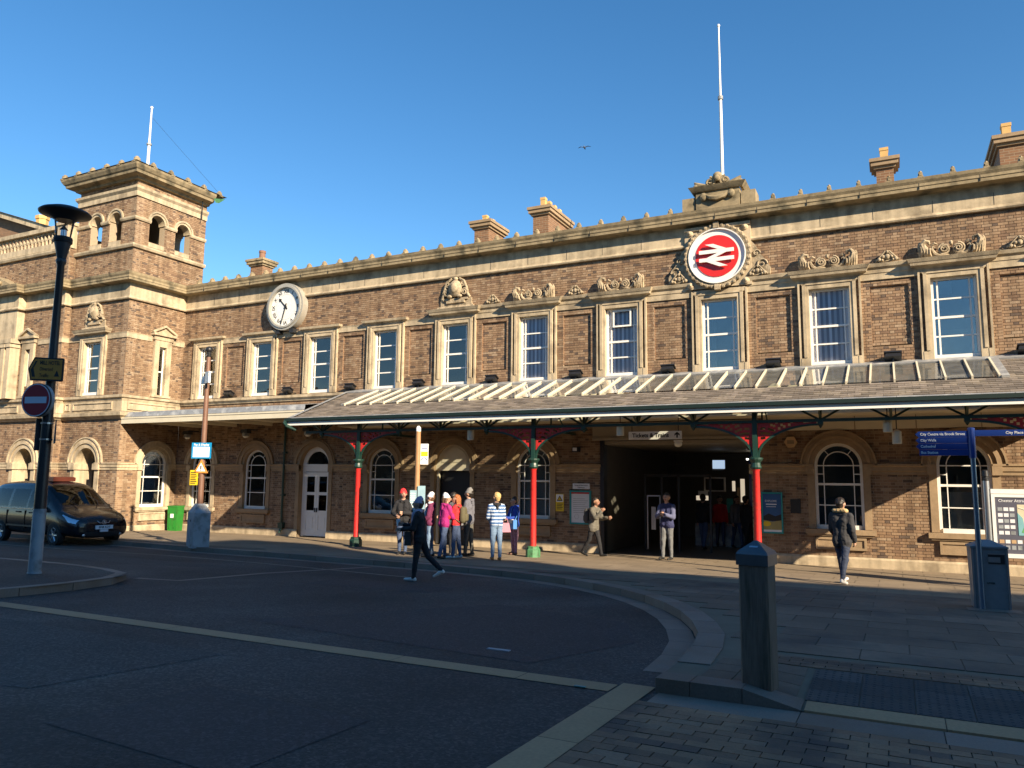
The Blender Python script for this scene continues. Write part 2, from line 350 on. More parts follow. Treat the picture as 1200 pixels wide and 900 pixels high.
# tower and wing
hr = [archhole(-1.05, .70, 2.66, .95), rect(-1.45, -.75, 5.38, 7.6)]
lay(RET, -2.7, 0, .27, 9.2, hr, bk, mo)
lay(TF, -30.4, -26.8, .27, 9.2, [archhole(-28.72, .78, 2.66, 0), rect(-29.35, -28.15, 5.38, 7.6)], bk, mo)
lay(WF, -42, -30.4, .27, 9.2, [archhole(-32.3, .78, 2.66, 0), archhole(-35.9, .78, 2.66, 0), archhole(-39.5, .78, 2.66, 0), rect(-32.75, -32.35, 5.9, 7.4), archhole(-35.2, .62, 7.9, 5.4), rect(-38.6, -37.4, 5.4, 7.6)], bk, mo)
STP = Matrix.Translation((-30.385, 0, 0)) @ Matrix.Rotation(PI/2, 4, 'Z')
lay(STP, -3.0, -2.69, .27, 9.2, [], bk, mo, depth=.1); lay(STP, -3.0, -2.69, 10.1, 11.6, [], bk, mo, depth=.1)
TB = Matrix.Translation((0, -2.7, 0)); BELL = [archhole(-29.2, .37, 12.55, 11.65), archhole(-28.0, .37, 12.55, 11.65)]
lay(TB, -30.4, -26.8, 10.1, 14.1, BELL, bk, mo, depth=.34)
BR2 = [archhole(-1.68, .37, 12.55, 11.65), archhole(-.42, .37, 12.55, 11.65)]
lay(RET, -2.7, .75, 10.1, 14.1, BR2, bk, mo, depth=.34)
lay(Matrix.Translation((0, .41, 0)), -30.4, -27.14, 10.1, 14.1, BELL, MB(), mo, depth=.34)       # far and left belfry walls
lay(Matrix.Translation((-30.05, 0, 0)) @ Matrix.Rotation(PI/2, 4, 'Z'), -2.36, .41, 10.1, 14.1, BR2, MB(), mo, depth=.34)
lay(WF, -42, -30.4, 10.1, 11.6, [], bk, mo)
bk.T = mo.T = None
wall_ = mo.build('wall', M['mortar'], ST)
bk.build('brickwork', M['brick'], ST, kind='stuff')
bm_ = {}
for L in (.225, .1025):
    b = MB(); b.add([(0,0,0),(L,0,0),(L,0,.064),(0,0,.064),(0,.015,0),(L,.015,0),(L,.015,.064),(0,.015,.064)], [(0,1,2,3),(1,0,4,5),(2,1,5,6),(3,2,6,7),(0,3,7,4)])
    bm_[L] = b.mesh('brick', M['brick1'])
for p, q, d, za, L in SINGLE:
    L = .225 if q-p > .15 else .1025
    o = share('brick', bm_[L], ST, (p, d, za+.006)); o.scale.x = (q-p)/L
# --- plinth, impost band, sill course, string band, frieze and cornice
def seg(prof, path, name, m, parent=ST, smooth=False): b = MB(); b.run(path, prof); return b.build(name, m, parent, smooth)
PLI = [(-.02, -.05), (.07, -.05), (.07, .22), (.03, .27), (-.02, .27)]
def xs_free(cuts, a, b):                      # spans of [a,b] not in cuts, returned right-to-left
    cuts = sorted(cuts); out = []; x = a
    for c0, c1 in cuts:
        if c0 > x: out.append((x, c0))
        x = max(x, c1)
    if x < b: out.append((x, b))
    return out
IMP = [(-.05, 2.42), (.03, 2.42), (.03, 2.50), (.06, 2.52), (.06, 2.62), (.09, 2.65), (.09, 2.70), (-.05, 2.70)]
gf_cuts = [(x-.62, x+.62) for x in ARW]+[(-19.4-.70, -19.4+.70), (-13.4-.72, -13.4+.72), (-8.07, -3.61)]
door_cuts = [(-20.1, -18.7), (-14.12, -12.68), (-8.07, -3.61)]
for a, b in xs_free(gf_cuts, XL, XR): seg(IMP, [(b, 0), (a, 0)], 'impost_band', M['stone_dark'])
for a, b in xs_free(door_cuts, XL, XR): seg(PLI, [(b, 0), (a, 0)], 'plinth', M['stone'])
TPATH = [(-26.8, 0), (-26.8, -2.7), (-30.4, -2.7), (-30.4, -3.0), (-33.05, -3.0), (-33.05, -3.3), (-42, -3.3)]
seg(PLI, [(-26.8, 0), (-26.8, -2.7), (-28.0, -2.7)], 'plinth', M['stone']); seg(PLI, [(-29.45, -2.7), (-30.4, -2.7), (-30.4, -3.0), (-31.5, -3.0)], 'plinth', M['stone'])
seg(IMP, [(-26.8, 0), (-26.8, -.42)], 'impost_band', M['stone']); seg(IMP, [(-26.8, -1.68), (-26.8, -2.7), (-28.1, -2.7)], 'impost_band', M['stone'])
seg(IMP, [(-29.34, -2.7), (-30.4, -2.7), (-30.4, -3.0), (-31.68, -3.0)], 'impost_band', M['stone']); seg(IMP, [(-32.92, -3.0), (-35.25, -3.0)], 'impost_band', M['stone'])
SILL = [(-.02, 5.12), (.05, 5.12), (.08, 5.2), (.15, 5.24), (.15, 5.33), (-.02, 5.37)]
seg(SILL, [(XR, 0)]+TPATH[:4]+[(-42, -3.0)], 'sill_course', M['stone'])
LOW = [(-.02, 4.40), (.06, 4.40), (.12, 4.46), (.22, 4.52), (.24, 4.64), (-.02, 4.70)]
seg(LOW, [(-26.8, -2.3), (-26.8, -2.7), (-30.4, -2.7), (-30.4, -3.0), (-42, -3.0)], 'ledge', M['stone'])
seg([(-.02, 4.7), (.04, 4.7), (.04, 5.12), (-.02, 5.12)], [(-26.8, -.02), (-26.8, -2.7), (-30.4, -2.7), (-30.4, -3.0), (-42, -3.0)], 'stone_course', M['stone'])
def panel(x0, x1, z0, z1, T, m='stone', t=.03, name='stone_panel'):
    b = MB(); b.T = T
    b.box(x0, x1, -t-.02, 0, z1-.05, z1); b.box(x0, x1, -t-.02, 0, z0, z0+.05); b.box(x0, x0+.05, -t-.02, 0, z0+.05, z1-.05); b.box(x1-.05, x1, -t-.02, 0, z0+.05, z1-.05)
    b.box(x0+.05, x1-.05, -t*.4, 0, z0+.05, z1-.05); return b.build(name, M[m], ST)
TFp = Matrix.Translation((0, -2.74, 0)); WFp = Matrix.Translation((0, -3.04, 0)); RETp = RET @ Matrix.Translation((0, -.04, 0))
panel(-29.7, -27.3, 4.78, 5.08, TFp); panel(-30.2, -29.9, 4.78, 5.08, TFp); panel(-32.3, -30.9, 4.78, 5.08, WFp); panel(-35.0, -32.9, 4.78, 5.08, WFp); panel(-2.5, -.25, 4.78, 5.08, RETp)
FR = [(-.05, 9.16), (.10, 9.16), (.12, 9.20), (.07, 9.27), (.05, 9.28), (.05, 9.80), (-.05, 9.80)]
CO = [(-.05, 9.80), (.07, 9.80), (.09, 9.83), (.37, 9.85), (.37, 9.93), (.39, 9.95), (.39, 10.02), (.43, 10.09), (.45, 10.17), (-.05, 10.22)]
def stones(prof, path, name, m, L=1.25):      # a course cut into stones with fine open joints
    for i in range(len(path)-1):
        pass
    return seg(prof, path, name, m)
seg(FR, [(XR, 0), (-3.42, 0)], 'frieze', M['stone']); seg(FR, [(-5.34, 0)]+TPATH, 'frieze', M['stone'])
seg(CO, [(XR, 0)]+TPATH, 'cornice', M['stone_dirty'])
jm = MB()                                     # open joints between the cornice and frieze stones
x = XR
while x > -26:
    jm.box(x-.006, x+.006, -.394, -.34, 9.87, 10.05); jm.box(x-.005+.3, x+.005+.3, -.055, -.04, 9.3, 9.62); x -= 1.18+random.random()*.25
jm.build('stone_joint', M['ink'], ST, kind='stuff')
# little stone antefixes along the cornice
am = MB(); am.box(-.09, .09, -.34, -.04, 0, .07); am.frus(0, -.17, .07, .22, .075, .12, .06, .09); am.ball((0, -.17, .24), (.06, .09, .05), 8, 5)
am.box(-.035, .035, -.3, -.28, .1, .2)
AM = am.mesh('antefix', M['stone_dirty'])
x = 3.95
while x > -26.2:
    if not -5.4 < x < -3.1: share('antefix', AM, ST, (x, -.04, 10.18), 0, (.8, .9, .85))
    x -= .745
# string band at window head level
SB = [(-.02, 7.64), (.05, 7.64), (.05, 7.80), (.07, 7.82), (.07, 7.92), (.13, 7.97), (.16, 8.06), (-.02, 8.12)]
SBL = [(-.02, 7.62), (.04, 7.62), (.04, 7.78), (.06, 7.84), (-.02, 7.86)]
for i in range(3, len(UPX)-1):
    a, b = UPX[i]+.80, UPX[i+1]-.80
    seg(SB if i >= 4 else SBL, [(b, 0), (a, 0)], 'string_band', M['stone'])
for i in range(3): seg(SBL, [(UPX[i+1]-.8, 0), (UPX[i]+.8, 0)], 'string_band', M['stone'])
seg(SBL, [(-26.8, 0), (-26.8, -.62)], 'string_band', M['stone']); seg(SBL, [(-26.8, -1.58), (-26.8, -2.7), (-28.0, -2.7)], 'string_band', M['stone'])
seg(SBL, [(-29.5, -2.7), (-30.4, -2.7), (-30.4, -3), (-31.95, -3)], 'string_band', M['stone']); seg(SBL, [(-33.1, -3.0), (-33.7, -3.0)], 'string_band', M['stone'])
# dark edge lining round the sunk brick panels is real depth only: reveals
pr = MB(); pr.box(-.47, -.462, .012, .07, 5.86, 7.47); pr.box(.462, .47, .012, .07, 5.86, 7.47); pr.box(-.47, .47, .012, .07, 7.462, 7.47); PRM = pr.mesh('panel_reveal', M['brickp'])
for x in PAN: share('panel_reveal', PRM, ST, (x, 0, 0))
# ------------------------------------------------------------- sash windows
def sash(parent, T=(0, 0), rz=0, w=.52, z0=5.43, z1=7.54, mx=.365, rows=4, blind=None, x=0, y=0):
    f = MB(); f.T = None; yy = .06
    f.box(-w, -w+.065, yy, yy+.09, z0, z1); f.box(w-.065, w, yy, yy+.09, z0, z1); f.box(-w+.055, w-.055, yy, yy+.09, z1-.06, z1); f.box(-w, w, yy-.05, yy+.09, z0-.04, z0+.075)
    zz = [z0+.075+(z1-.06-z0-.075)*i/rows for i in range(rows+1)]
    for i in range(1, rows):
        h = .03 if i == rows//2 else .02
        f.box(-w+.055, w-.055, yy+(.02 if i == rows//2 else .035), yy+.075, zz[i]-h, zz[i]+h)
    xs = [-w+.055, -mx, mx, w-.055] if mx else [-w+.055, w-.055]
    for x_ in xs[1:-1]: f.box(x_-.02, x_+.02, yy+.030, yy+.074, z0+.075, z1-.06)
    o = f.build('sash_window', M['white'], parent); o.location = (x, y, 0); o.rotation_euler = (0, 0, rz)
    for i in range(rows):
        for j in range(len(xs)-1):
            p = MB(); p.box(xs[j]+.012, xs[j+1]-.012, yy+.05, yy+.056, zz[i]+.012, zz[i+1]-.012); p.build('glass_pane', M['glass_clear' if blind else 'glass'], o)
    if blind:
        b = MB(); n = 13
        for i in range(n):
            xx = -w+.07+(2*w-.14)*(i+.5)/n; b.T = Matrix.Translation((xx, yy+.072, 0)) @ Matrix.Rotation(R_(blind), 4, 'Z'); b.box(-.042, .042, -.001, .001, z0+.1, z1-.05)
        b.m = [(i//6) % 2 for i in range(len(b.f))]; b.T = None; b.build('vertical_blind', [M['blind'], M['blind2']], o)
    return o
M['blind2'] = mat('shaded_blind_fabric', (.42, .41, .46), .85, var=.05)
bl = {5: 12, 6: 9, 8: 7}
for i, x in enumerate(UPX): sash(ST, x=x, blind=bl.get(i))
# things seen through the upper windows
b = MB(); b.box(1.25, 1.55, .135, .14, 7.12, 7.44); b.build('paper_notice', M['curtain'], ST)
b = MB(); b.box(1.25, 1.9, .9, 1.0, 6.62, 6.72); b.box(1.25, 1.9, .9, 1.0, 6.2, 6.3); b.build('shelf', M['offwhite'], ST)
for x, za, zb, m_ in ((-25.3, 5.5, 7.5, 'stone_dark'), (-16.3, 7.2, 7.52, 'blind'), (-4.38, 6.95, 7.52, 'curtain'), (1.58, 7.46, 7.52, 'grey')): b = MB(); b.box(x-.46, x+.46, .145, .15, za, zb); b.build('roller_blind', M[m_], ST)  # leftmost brown panel puts a beige reflection into colour; the rest are blinds
for x, s_ in ((-13.36, -1), (-4.38, -1), (-19.3, 1), (-22.28, -1)):
    b = MB()
    for i in range(4): b.lathe([(.035, 5.5), (.03, 7.5)], (x+s_*(.20+.07*i), .26, 0), 8)
    b.build('curtain', M['curtain'], ST)
b = MB()
for q_ in ((-.30, -.25, 6.95, 7.48), (.25, .30, 6.95, 7.48), (-.25, .25, 6.95, 7.0), (-.25, .25, 7.43, 7.48)): b.box(-7.38+q_[0], -7.38+q_[1], .02, .06, q_[2], q_[3])
b.box(-7.38-.25, -7.38+.25, .038, .042, 7.0, 7.43, 1); b.build('open_casement', [M['white'], M['glass_clear']], ST)
# ------------------------------------------------------------- surrounds, hoods and carved ornaments
def spiral(b, cx, cz, r0, turns, y, rt, s=1, a0=0, n=26):
    b.pipe([(cx+s*(r0*(1-.82*i/n))*math.cos(a0+2*PI*turns*i/n), y-.03*i/n, cz+(r0*(1-.82*i/n))*math.sin(a0+2*PI*turns*i/n)) for i in range(n+1)], [rt*(1-.35*i/n) for i in range(n+1)], 5)
su = MB()
for s in (-1, 1):
    a, b_ = sorted((s*.52, s*.685)); su.box(a, b_, -.09, .14, 5.37, 7.54)
    a, b_ = sorted((s*.60, s*.685)); su.box(a, b_, -.115, -.088, 5.62, 7.70)
    a, b_ = sorted((s*.685, s*.755)); su.box(a, b_, .02, .14, 5.37, 7.80); su.box(a, b_, -.10, .022, 5.37, 5.60)
    a, b_ = sorted((s*.755, s*.805)); su.box(a, b_, -.09, .14, 5.37, 7.80)
su.box(-.685, .685, -.09, .14, 7.54, 7.70); su.box(-.70, .70, -.115, -.088, 7.66, 7.70); su.box(-.755, .755, -.08, .14, 7.70, 7.82)
SU = su.mesh('window_surround', M['stone'])
HP = [(-.05, 7.80), (.10, 7.80), (.13, 7.84), (.24, 7.87), (.26, 7.93), (.28, 7.95), (.33, 8.04), (-.05, 8.08)]
hd = MB(); hd.run([(.80, .1), (.80, 0), (-.80, 0), (-.80, .1)], HP) if False else hd.run([(.72, .05), (.72, -.0), (-.72, -.0), (-.72, .05)], HP)
HD = hd.mesh('hood', M['stone'])
HS = [(-.05, 7.78), (.09, 7.78), (.12, 7.82), (.20, 7.84), (.22, 7.92), (-.05, 7.95)]
hs = MB(); hs.run([(.76, .05), (.76, 0), (-.76, 0), (-.76, .05)], HS); HSM = hs.mesh('hood', M['stone'])
sc = MB()
for s in (-1, 1):
    sc.pipe([(s*.50, -.06, .02), (s*.54, -.12, .12), (s*.62, -.16, .24), (s*.66, -.17, .36), (s*.60, -.17, .45), (s*.51, -.15, .43), (s*.50, -.14, .36)], [.05, .075, .085, .075, .06, .05, .035], 7)
    sc.pipe([(s*.70, -.04, .02), (s*.715, -.09, .2), (s*.73, -.12, .36), (s*.71, -.12, .44)], [.05, .05, .045, .03], 6)
    for i_ in range(4): sc.pipe([(s*(.46+.07*i_), -.10, .02), (s*(.50+.06*i_), -.19, .10+.03*i_), (s*(.50+.065*i_), -.21, .20+.03*i_), (s*(.47+.07*i_), -.17, .25+.03*i_)], [.03, .035, .028, .015], 5)
    sc.pipe([(s*.46, -.1, .32), (s*.38, -.12, .38), (s*.31, -.1, .34)], [.03, .04, .02], 5)
    spiral(sc, s*.155, .20, .15, 1.9, -.12, .032, s=-s, a0=PI*.5); spiral(sc, s*.155, .20, .10, 1.5, -.15, .026, s=-s, a0=PI*.2)
    sc.pipe([(s*.30, -.10, .06), (s*.38, -.13, .10), (s*.44, -.12, .22), (s*.42, -.1, .30), (s*.36, -.1, .26)], [.05, .045, .035, .03, .02], 6)
    sc.pipe([(s*.06, -.08, .04), (s*.2, -.13, .05), (s*.33, -.10, .04), (s*.46, -.1, .05)], [.03, .045, .045, .03], 6)
sc.ball((0, -.10, .36), (.05, .06, .07), 8, 5); sc.box(-.7, .7, -.06, .0, 0, .16)
SCM = sc.mesh('scroll_ornament', M['carved'], True)
le = MB(); le.prism([(-.30, 0), (.30, 0), (.12, .16), (0, .30), (-.12, .16)], -.04, 0)
for a, b_, r in ((-.2, .05, .055), (.2, .05, .055), (0, .12, .075), (-.1, .12, .05), (.1, .12, .05), (0, .25, .05), (-.13, .03, .04), (.13, .03, .04)): le.ball((a, -.06, b_), (r, .05, r), 8, 5)
for s in (-1, 1): le.pipe([(s*.28, -.05, .02), (s*.17, -.08, .13), (s*.05, -.08, .27)], .022, 5)
LEM = le.mesh('leaf_ornament', M['carved'], True)
ca = MB(); ca.run([(.62, .02), (.62, 0), (-.62, 0), (-.62, .02)], [(-.02, 0), (.14, 0), (.1, .08), (.03, .12), (.0, .2), (-.03, .36), (-.02, .36)]); ca.box(-.62, .62, -.05, 0, 0, .36)
ca.box(-.50, .50, -.10, 0, .30, .37); ca.box(-.36, .36, -.11, -.03, .2, .3)
ca.ball((0, -.12, .70), (.27, .13, .30), 14, 8); ca.ball((0, -.2, .70), (.16, .1, .2), 12, 7)
for s in (-1, 1):
    spiral(ca, s*.36, .56, .13, 1.6, -.1, .04, s=s, a0=0); spiral(ca, s*.30, .86, .10, 1.4, -.1, .035, s=s, a0=PI)
    ca.pipe([(s*.56, -.05, .36), (s*.47, -.08, .5), (s*.44, -.08, .7), (s*.34, -.1, .95), (s*.15, -.1, 1.06)], [.05, .06, .05, .05, .04], 6)
    ca.ball((s*.2, -.15, .42), (.1, .08, .07), 8, 5)
ca.ball((0, -.1, 1.04), (.1, .08, .08), 9, 5)
CAM_ = ca.mesh('cartouche', M['carved'], True)
def surround(x, y=0, rz=0, hood=HD, orn=None, oz=8.06):
    s = share('window_surround', SU, ST, (x, y, 0), rz)
    if hood: share('hood', hood, s)
    if orn: share(orn.name.split('.')[0], orn, s, (0, 0, oz))
    return s
for i, x in enumerate(UPX):
    if i < 4: surround(x, hood=HSM)
    elif i == 4: surround(x, orn=CAM_)
    elif i == 7: surround(x, hood=None)
    else: surround(x, orn=SCM)
    if 4 <= i < len(UPX)-1 and i not in (7,): share('leaf_ornament', LEM, ST, ((x+UPX[i+1])/2 + (.35 if i == 6 else 0), -.08, 8.1))
share('leaf_ornament', LEM, ST, (UPX[7]+1.12, -.08, 8.1))
surround(-28.75, -2.7, hood=HD, orn=CAM_); sash(ST, x=-28.75, y=-2.7)
# narrow pedimented windows of tower and wing
def narrow(x, y, rz, m=ST):
    b = MB()
    for s in (-1, 1): a, c = sorted((s*.17, s*.40)); b.box(a, c, -.10, .1, 5.4, 7.45)
    b.box(-.40, .40, -.10, .1, 7.45, 7.72); b.box(-.55, .55, -.22, .0, 7.9, 8.0); b.box(-.46, .46, -.13, 0, 7.72, 7.9); b.box(-.46, .46, -.14, .05, 5.37, 5.46)
    b.prism([(-.58, 8.0), (.58, 8.0), (0, 8.30)], -.10, 0); b.pipe([(-.58, -.16, 8.02), (0, -.16, 8.32), (.58, -.16, 8.02)], .06, 4)
    o = b.build('narrow_window_surround', M['stone'], m); o.location = (x, y, 0); o.rotation_euler = (0, 0, rz)
    f = MB(); f.box(-.17, -.12, .06, .12, 5.46, 7.45); f.box(.12, .17, .06, .12, 5.46, 7.45); f.box(-.12, .12, .06, .12, 6.42, 6.47); f.box(-.12, .12, .06, .12, 7.38, 7.45); f.box(-.12, .12, .085, .09, 5.46, 7.4, 1)
    f.build('narrow_window', [M['white'], M['glass']], o)
narrow(-26.8, -1.08, PI/2); narrow(-32.52, -3.0, 0)
# ------------------------------------------------------------- arched windows of the ground floor
def arch_window(x, y=0, rz=0, blindw=False, m='stone_dark'):
    r = MB()
    r.arch(0, 2.66, .60, .72, -.03, .20, 24); r.arch(0, 2.66, .72, .80, -.075, .02, 24); r.arch(0, 2.66, .80, .90, -.055, .02, 24); r.arch(0, 2.66, .90, .95, -.09, .02, 24)
    for s in (-1, 1): a, b_ = sorted((s*.60, s*.78)); r.box(a, b_, -.03, .20, .98, 2.42); r.box(*sorted((s*.60, s*.82)), -.085, .20, 2.42, 2.66)
    o = r.build('stone_arch', M[m], ST); o.location = (x, y, 0); o.rotation_euler = (0, 0, rz)
    s_ = MB(); s_.box(-.86, .86, -.14, .2, .84, .97); s_.box(-.80, .80, -.10, .0, .79, .84); s_.build('sill', M[m], o)
    ap = MB(); ap.box(-.62, .62, -.075, .0, .70, .76); ap.box(-.62, .62, -.075, .0, .44, .50); ap.box(-.62, -.56, -.075, 0, .50, .70); ap.box(.56, .62, -.075, 0, .50, .70); ap.box(-.56, .56, -.045, 0, .50, .70); ap.build('apron_panel', M[m], o)
    f = MB(); yy = .10
    f.arch(0, 2.66, .525, .60, yy, yy+.09, 24); f.box(-.60, -.525, yy, yy+.09, .97, 2.66); f.box(.525, .60, yy, yy+.09, .97, 2.66); f.box(-.525, .525, yy-.05, yy+.09, .97, 1.08)
    f.arch(0, 2.66, .36, .384, yy+.03, yy+.07, 20)
    for z, h in ((2.66, .014), (2.16, .03), (1.60, .014)): f.box(-.525, .525, yy+.02, yy+.07, z-h, z+h)
    for s in (-1, 1):
        f.box(*sorted((s*.36, s*.384)), yy+.03, yy+.07, 1.08, 2.66)
        f.box(*sorted((s*.384, s*.525)), yy+.03, yy+.07, 2.42, 2.444)
        t = PI/2-s*PI/4.6; f.tube((.38*math.cos(t), yy+.05, 2.66+.38*math.sin(t)), (.53*math.cos(t), yy+.05, 2.66+.53*math.sin(t)), .014, n=4)
    w_ = f.build('arched_sash', M['white'], o)
    def pane(pts): p = MB(); p.prism(pts, yy+.045, yy+.05); p.build('glass_pane', M['glass_dark'], o)
    for z0, z1 in ((1.08, 1.588), (1.612, 2.13), (2.19, 2.648)):
        pane([(-.36, z0), (.36, z0), (.36, z1), (-.36, z1)])
        for s in (-1, 1): pane([(s*.384, z0), (s*.525, z0), (s*.525, z1), (s*.384, z1)])
    pane([(.36*math.cos(PI*i/14), 2.675+.345*math.sin(PI*i/14)) for i in range(15)])
    for a0, a1 in ((.02, PI/2-PI/4.6-.02), (PI/2-PI/4.6+.02, PI/2+PI/4.6-.02), (PI/2+PI/4.6+.02, PI-.02)):
        pane([(.384*math.cos(a0+(a1-a0)*i/6), 2.675+.384*math.sin(a0+(a1-a0)*i/6)) for i in range(7)]+[(.525*math.cos(a1-(a1-a0)*i/6), 2.675+.51*math.sin(a1-(a1-a0)*i/6)) for i in range(7)])
    if blindw:
        b = MB(); b.box(-.52, .52, yy+.14, yy+.145, 1.08, 2.0 if blindw == 1 else 3.2); b.build('roller_blind', M['curtain'], o)
    return o
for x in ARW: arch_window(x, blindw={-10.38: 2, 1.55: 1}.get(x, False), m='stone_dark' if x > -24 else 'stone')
arch_window(-26.8, -1.05, PI/2, m='stone')
# ------------------------------------------------------------- doorways
r = MB(); r.arch(0, 2.66, .70, .84, -.03, .35, 24); r.arch(0, 2.66, .84, .93, -.08, .02, 24); r.arch(0, 2.66, .93, .99, -.05, .02, 24)
for s in (-1, 1): r.box(*sorted((s*.70, s*.86)), -.03, .35, 0, 2.42); r.box(*sorted((s*.70, s*.92)), -.085, .35, 2.42, 2.66)
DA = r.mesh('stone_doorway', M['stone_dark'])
d1 = share('stone_doorway', DA, ST, (-19.4, 0, 0))
f = MB(); yy = .18
f.arch(0, 2.66, .52, .70, yy, yy+.1, 24); f.box(-.70, -.58, yy, yy+.1, .02, 2.66); f.box(.58, .70, yy, yy+.1, .02, 2.66); f.box(-.58, .58, yy-.03, yy+.1, 2.42, 2.70)
f.build('door_frame', M['white'], d1)
g = MB(); g.prism([(.52*math.cos(PI*i/16), 2.70+.47*math.sin(PI*i/16)) for i in range(17)], yy+.05, yy+.055); g.build('fanlight', M['glass_dark'], d1)
for s in (-1, 1):
    f = MB(); x0, x1 = sorted((s*.004, s*.578)); f.box(x0, x0+.10, yy, yy+.05, .04, 2.40); f.box(x1-.10, x1, yy, yy+.05, .04, 2.40)
    for z0, z1 in ((.04, .26), (.80, .98), (1.55, 1.66), (2.24, 2.40)): f.box(x0+.1, x1-.1, yy, yy+.05, z0, z1)
    f.box(x0+.1, x1-.1, yy+.02, yy+.04, .26, .80); f.box(x0+.16, x1-.16, yy+.008, yy+.02, .34, .72)
    d = f.build('door_leaf', M['white'], d1)
    for z0, z1 in ((.98, 1.55), (1.66, 2.24)): p = MB(); p.box(x0+.1, x1-.1, yy+.02, yy+.026, z0, z1); p.build('glass_pane', M['glass_dark'], d1)
    h = MB(); h.box(*sorted((s*.03, s*.06)), yy-.04, yy, .92, 1.08); h.build('handle', M['black'], d1)
d2 = share('stone_doorway', DA, ST, (-13.4, 0, 0))
f = MB(); f.prism([(.70*math.cos(PI*i/20), 2.68+.70*math.sin(PI*i/20)) for i in range(21)], .14, .2); f.prism([(.5*math.cos(PI*i/20), 2.76+.5*math.sin(PI*i/20)) for i in range(21)], .125, .14); f.box(-.72, .72, .08, .22, 2.48, 2.68); f.box(-.70, -.62, .14, .24, .02, 2.48); f.box(.62, .70, .14, .24, .02, 2.48)
f.build('tympanum_panel', M['offwhite'], d2)
f = MB(); f.box(-.62, .62, .30, .36, .02, 2.46); f.build('dark_doorway_sheet', M['black'], d2)  # black sheet across the opening, the dark of the doorway put into colour
# entrance hall
EX0, EX1 = -8.07, -3.61
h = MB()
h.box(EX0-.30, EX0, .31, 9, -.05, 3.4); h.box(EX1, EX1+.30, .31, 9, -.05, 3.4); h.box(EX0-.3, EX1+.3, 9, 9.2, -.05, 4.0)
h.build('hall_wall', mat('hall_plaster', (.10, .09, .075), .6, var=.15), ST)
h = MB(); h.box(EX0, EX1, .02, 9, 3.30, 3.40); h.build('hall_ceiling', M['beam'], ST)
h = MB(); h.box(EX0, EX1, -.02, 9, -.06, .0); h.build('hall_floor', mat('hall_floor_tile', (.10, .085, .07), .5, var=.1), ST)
h = MB(); h.box(EX0-.25, EX1+.25, -.10, .30, 3.42, 3.95); h.box(EX0-.25, EX1+.25, -.14, -.1, 3.42, 3.50); h.build('entrance_beam', M['beam'], ST)
h = MB(); h.box(EX0-.02, EX0+.10, -.06, .25, 0, 3.42); h.build('door_post', M['black'], ST)
h = MB(); h.box(EX1-.06, EX1+.16, -.03, .3, 2.42, 2.70); h.build('entrance_impost', M['stone'], ST)
# glazed screen, doors and boards inside
h = MB()
for x in (-7.3, -6.75, -6.2, -5.2): h.box(x-.03, x+.03, 2.0, 2.06, 0, 2.4)
h.box(-7.3, -5.2, 2.0, 2.06, 2.34, 2.42); h.build('door_screen', M['dark'], ST)
h = MB(); h.box(-7.0, -6.97, 1.2, 1.24, .1, 1.75); h.box(-6.6, -6.57, 1.2, 1.24, .1, 1.75); h.box(-7.0, -6.57, 1.2, 1.24, 1.72, 1.76); h.box(-6.86, -6.72, 1.19, 1.21, .7, 1.4); h.build('glass_door_frame', M['steel'], ST)
h = MB(); h.box(-4.75, -3.65, 6.0, 6.08, 2.98, 3.03); h.build('strip_light', mat('lit_tube', (1, .95, .85), emit=2.5), ST)
h = MB(); h.box(-6.1, -5.35, 5.2, 5.26, 1.85, 2.35); h.box(-6.04, -5.41, 5.19, 5.2, 1.9, 2.3, 1); h.build('departure_screen', [M['white'], M['ink']], ST)
h = MB(); h.box(-6.3, -4.5, 4.6, 4.9, .0, .75); h.build('ticket_counter', M['lead'], ST)
h = MB()
for x in (-5.0, -4.6, -4.2, -3.8): h.box(x-.06, x+.06, 5.0, 5.7, 0, 1.0)
h.build('ticket_gate', M['steel'], ST)
for x, z, w_, h_, m in ((-6.3, 1.75, .35, .22, 'paper'), (-5.75, 2.75, .4, .28, 'grey'), (-5.35, 1.35, .22, .5, 'teal'), (-5.0, 1.45, .18, 1.1, 'stone_dark'), (-7.3, 2.6, .6, .4, 'dark'), (-4.4, 2.2, .5, 1.9, 'blue')):
    b = MB(); b.box(x-w_/2, x+w_/2, 5.9, 5.95, z-h_/2, z+h_/2); b.build('hall_sign', M[m], ST)
lit = mat('cool_patch_glow', (.55, .72, .95), .4, emit=.35); lit2 = mat('warm_patch_glow', (.9, .75, .55), .4, emit=.3)  # added glowing panels standing in for bright sunlit patches in the hall
for x, z, w_, h_, m in ((-5.55, 2.80, .42, .30, lit), (-6.15, 1.62, .42, .16, lit2), (-4.75, 1.9, .14, .8, lit2), (-5.05, 2.05, .10, .35, lit2)): b = MB(); b.box(x-w_/2, x+w_/2, 5.1, 5.14, z-h_/2, z+h_/2); b.build('glow_patch', m, ST)
